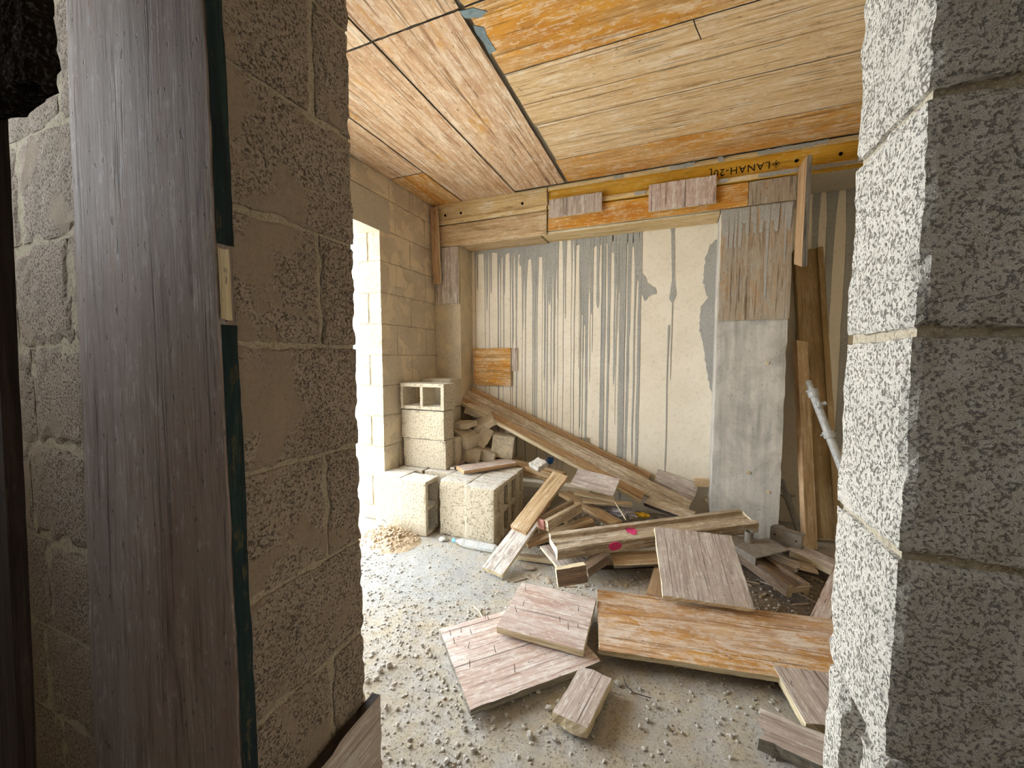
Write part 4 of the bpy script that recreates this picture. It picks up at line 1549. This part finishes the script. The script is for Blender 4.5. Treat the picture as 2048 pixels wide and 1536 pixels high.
# splinters and chips under and around the heap
bm = bmesh.new()
uvl = bm.loops.layers.uv.new('UVMap')
rg = random.Random(33)
for _ in range(230):
    if rg.random() < .6:
        x, y = rg.uniform(.3, 1.3), rg.uniform(2.0, 3.5)
    else:
        x, y = rg.uniform(-.9, .35), rg.uniform(2.3, 3.6)
    L, w, h = rg.uniform(.02, .13), rg.uniform(.004, .02), rg.uniform(.003, .01)
    m = Matrix.Translation((x, y, floor_h(x, y) + h * .4 + .002)) @ Matrix.Rotation(rg.uniform(0, 6.3), 4, 'Z') @ Matrix.Rotation(rg.uniform(-.1, .1), 4, 'Y')
    vs = []
    for sx in (-1, 1):
        for sy in (-1, 1):
            for sz in (-1, 1):
                vs.append(bm.verts.new(m @ Vector((sx * L / 2 * rg.uniform(.75, 1), sy * w / 2 * rg.uniform(.5, 1), sz * h / 2))))
    for f in ((0, 1, 3, 2), (4, 6, 7, 5), (0, 4, 5, 1), (2, 3, 7, 6), (0, 2, 6, 4), (1, 5, 7, 3)):
        ff = bm.faces.new([vs[i] for i in f])
        for lp in ff.loops:
            lp[uvl].uv = (lp.vert.co.x, lp.vert.co.y)
g = link('wood_debris', bm, 'dusty')
tag(g, 'splinters and wood chips littering the floor around the timber heap', 'debris', None, 'stuff')

# tie plugs left in the column face
for x, y in ((1497, 945), (1536, 984), (1534, 726)):
    p = gy(x, y, YB)
    bm = bmesh.new()
    tube(bm, (p.x, YB - .006, p.z), (p.x, YB + .004, p.z), .013, 14, .015)
    link('tie_plug', bm, 'edge', col_right)


def dab(o, x, y, rx, ry, mat, name, label):
    """a small paint mark lying on the top face of a board"""
    mw = o.matrix_world
    n = mw.to_3x3() @ Vector((0, 0, 1))
    p = mw.inverted() @ gp(x, y, mw.translation, n)
    bm = bmesh.new()
    f = bm.faces.new([bm.verts.new((p.x + math.cos(t) * rx * (1 + .3 * noise.noise(Vector((t * 2, x, 0)))), p.y + math.sin(t) * ry, p.z - .002)) for t in (2 * math.pi * i / 20 for i in range(20))])
    r = bmesh.ops.extrude_face_region(bm, geom=[f])
    for v in r['geom']:
        if isinstance(v, bmesh.types.BMVert):
            v.co.z += .0035
    q = link(name, bm, mat, o)
    q['label'] = label


for o in list(COL.objects):
    lb = o.get('label', '')
    if lb.startswith('torn brown plank with a red'):
        dab(o, 1545, 1130, .035, .005, 'redpaint', 'paint_line', 'red paint line')
    if lb.startswith('short square-ended beam piece'):
        bm = bmesh.new()
        L = max(v.co.x for v in o.data.vertices)
        inv2 = o.matrix_world.inverted()
        e = -1 if (inv2 @ gz(1083, 1036, .29)).x < 0 else 1
        box(bm, (e * L - .012, -.03, -.03), (e * L + .0025, .03, .038))
        q = link('spray_mark', bm, 'pinkfaint', o)
        q['label'] = 'faint pink sprayed end'

# rubble lying under and behind the timber heap
bm = bmesh.new()
rg = random.Random(57)
for _ in range(170):
    if rg.random() < .6:
        x, y = rg.uniform(-1.1, -.35), rg.uniform(2.75, 3.55)
    else:
        x, y = rg.uniform(-.3, .32), rg.uniform(3.2, 3.75)
    r = rg.uniform(.012, .05)
    stone_bm(bm, (x, y, floor_h(x, y) + r * .3 + rg.uniform(0, .03)), r, rg, .8)
tag(link('rubble', bm, 'block'), 'concrete rubble lying under and behind the timber heap', 'rubble', None, 'stuff')


def wire(name, label, cat, pts, r, mat):
    bm = bmesh.new()
    for a, b in zip(pts[:-1], pts[1:]):
        tube(bm, a, b, r, 6)
    return tag(link(name, bm, mat), label, cat)


p = gz(1387, 40, ZC)
wire('wire', 'short bent wire sticking out of the tan ceiling boards', 'wire', [p, gz(1392, 55, ZC - .02), gz(1402, 78, ZC - .03)], .0025, 'nail')
wire('stick', 'pale curved stick on the gravel beside the nailed board', 'stick', [gz(947, 1212, .012), gz(958, 1222, .016), gz(966, 1236, .012)], .004, 'edge')
wire('wire', 'thin curled wire on the floor right of the cracked offcut', 'wire', [gz(1246, 1352, .006), gz(1253, 1372, .008), gz(1268, 1386, .006), gz(1302, 1396, .006)], .0016, 'nail')
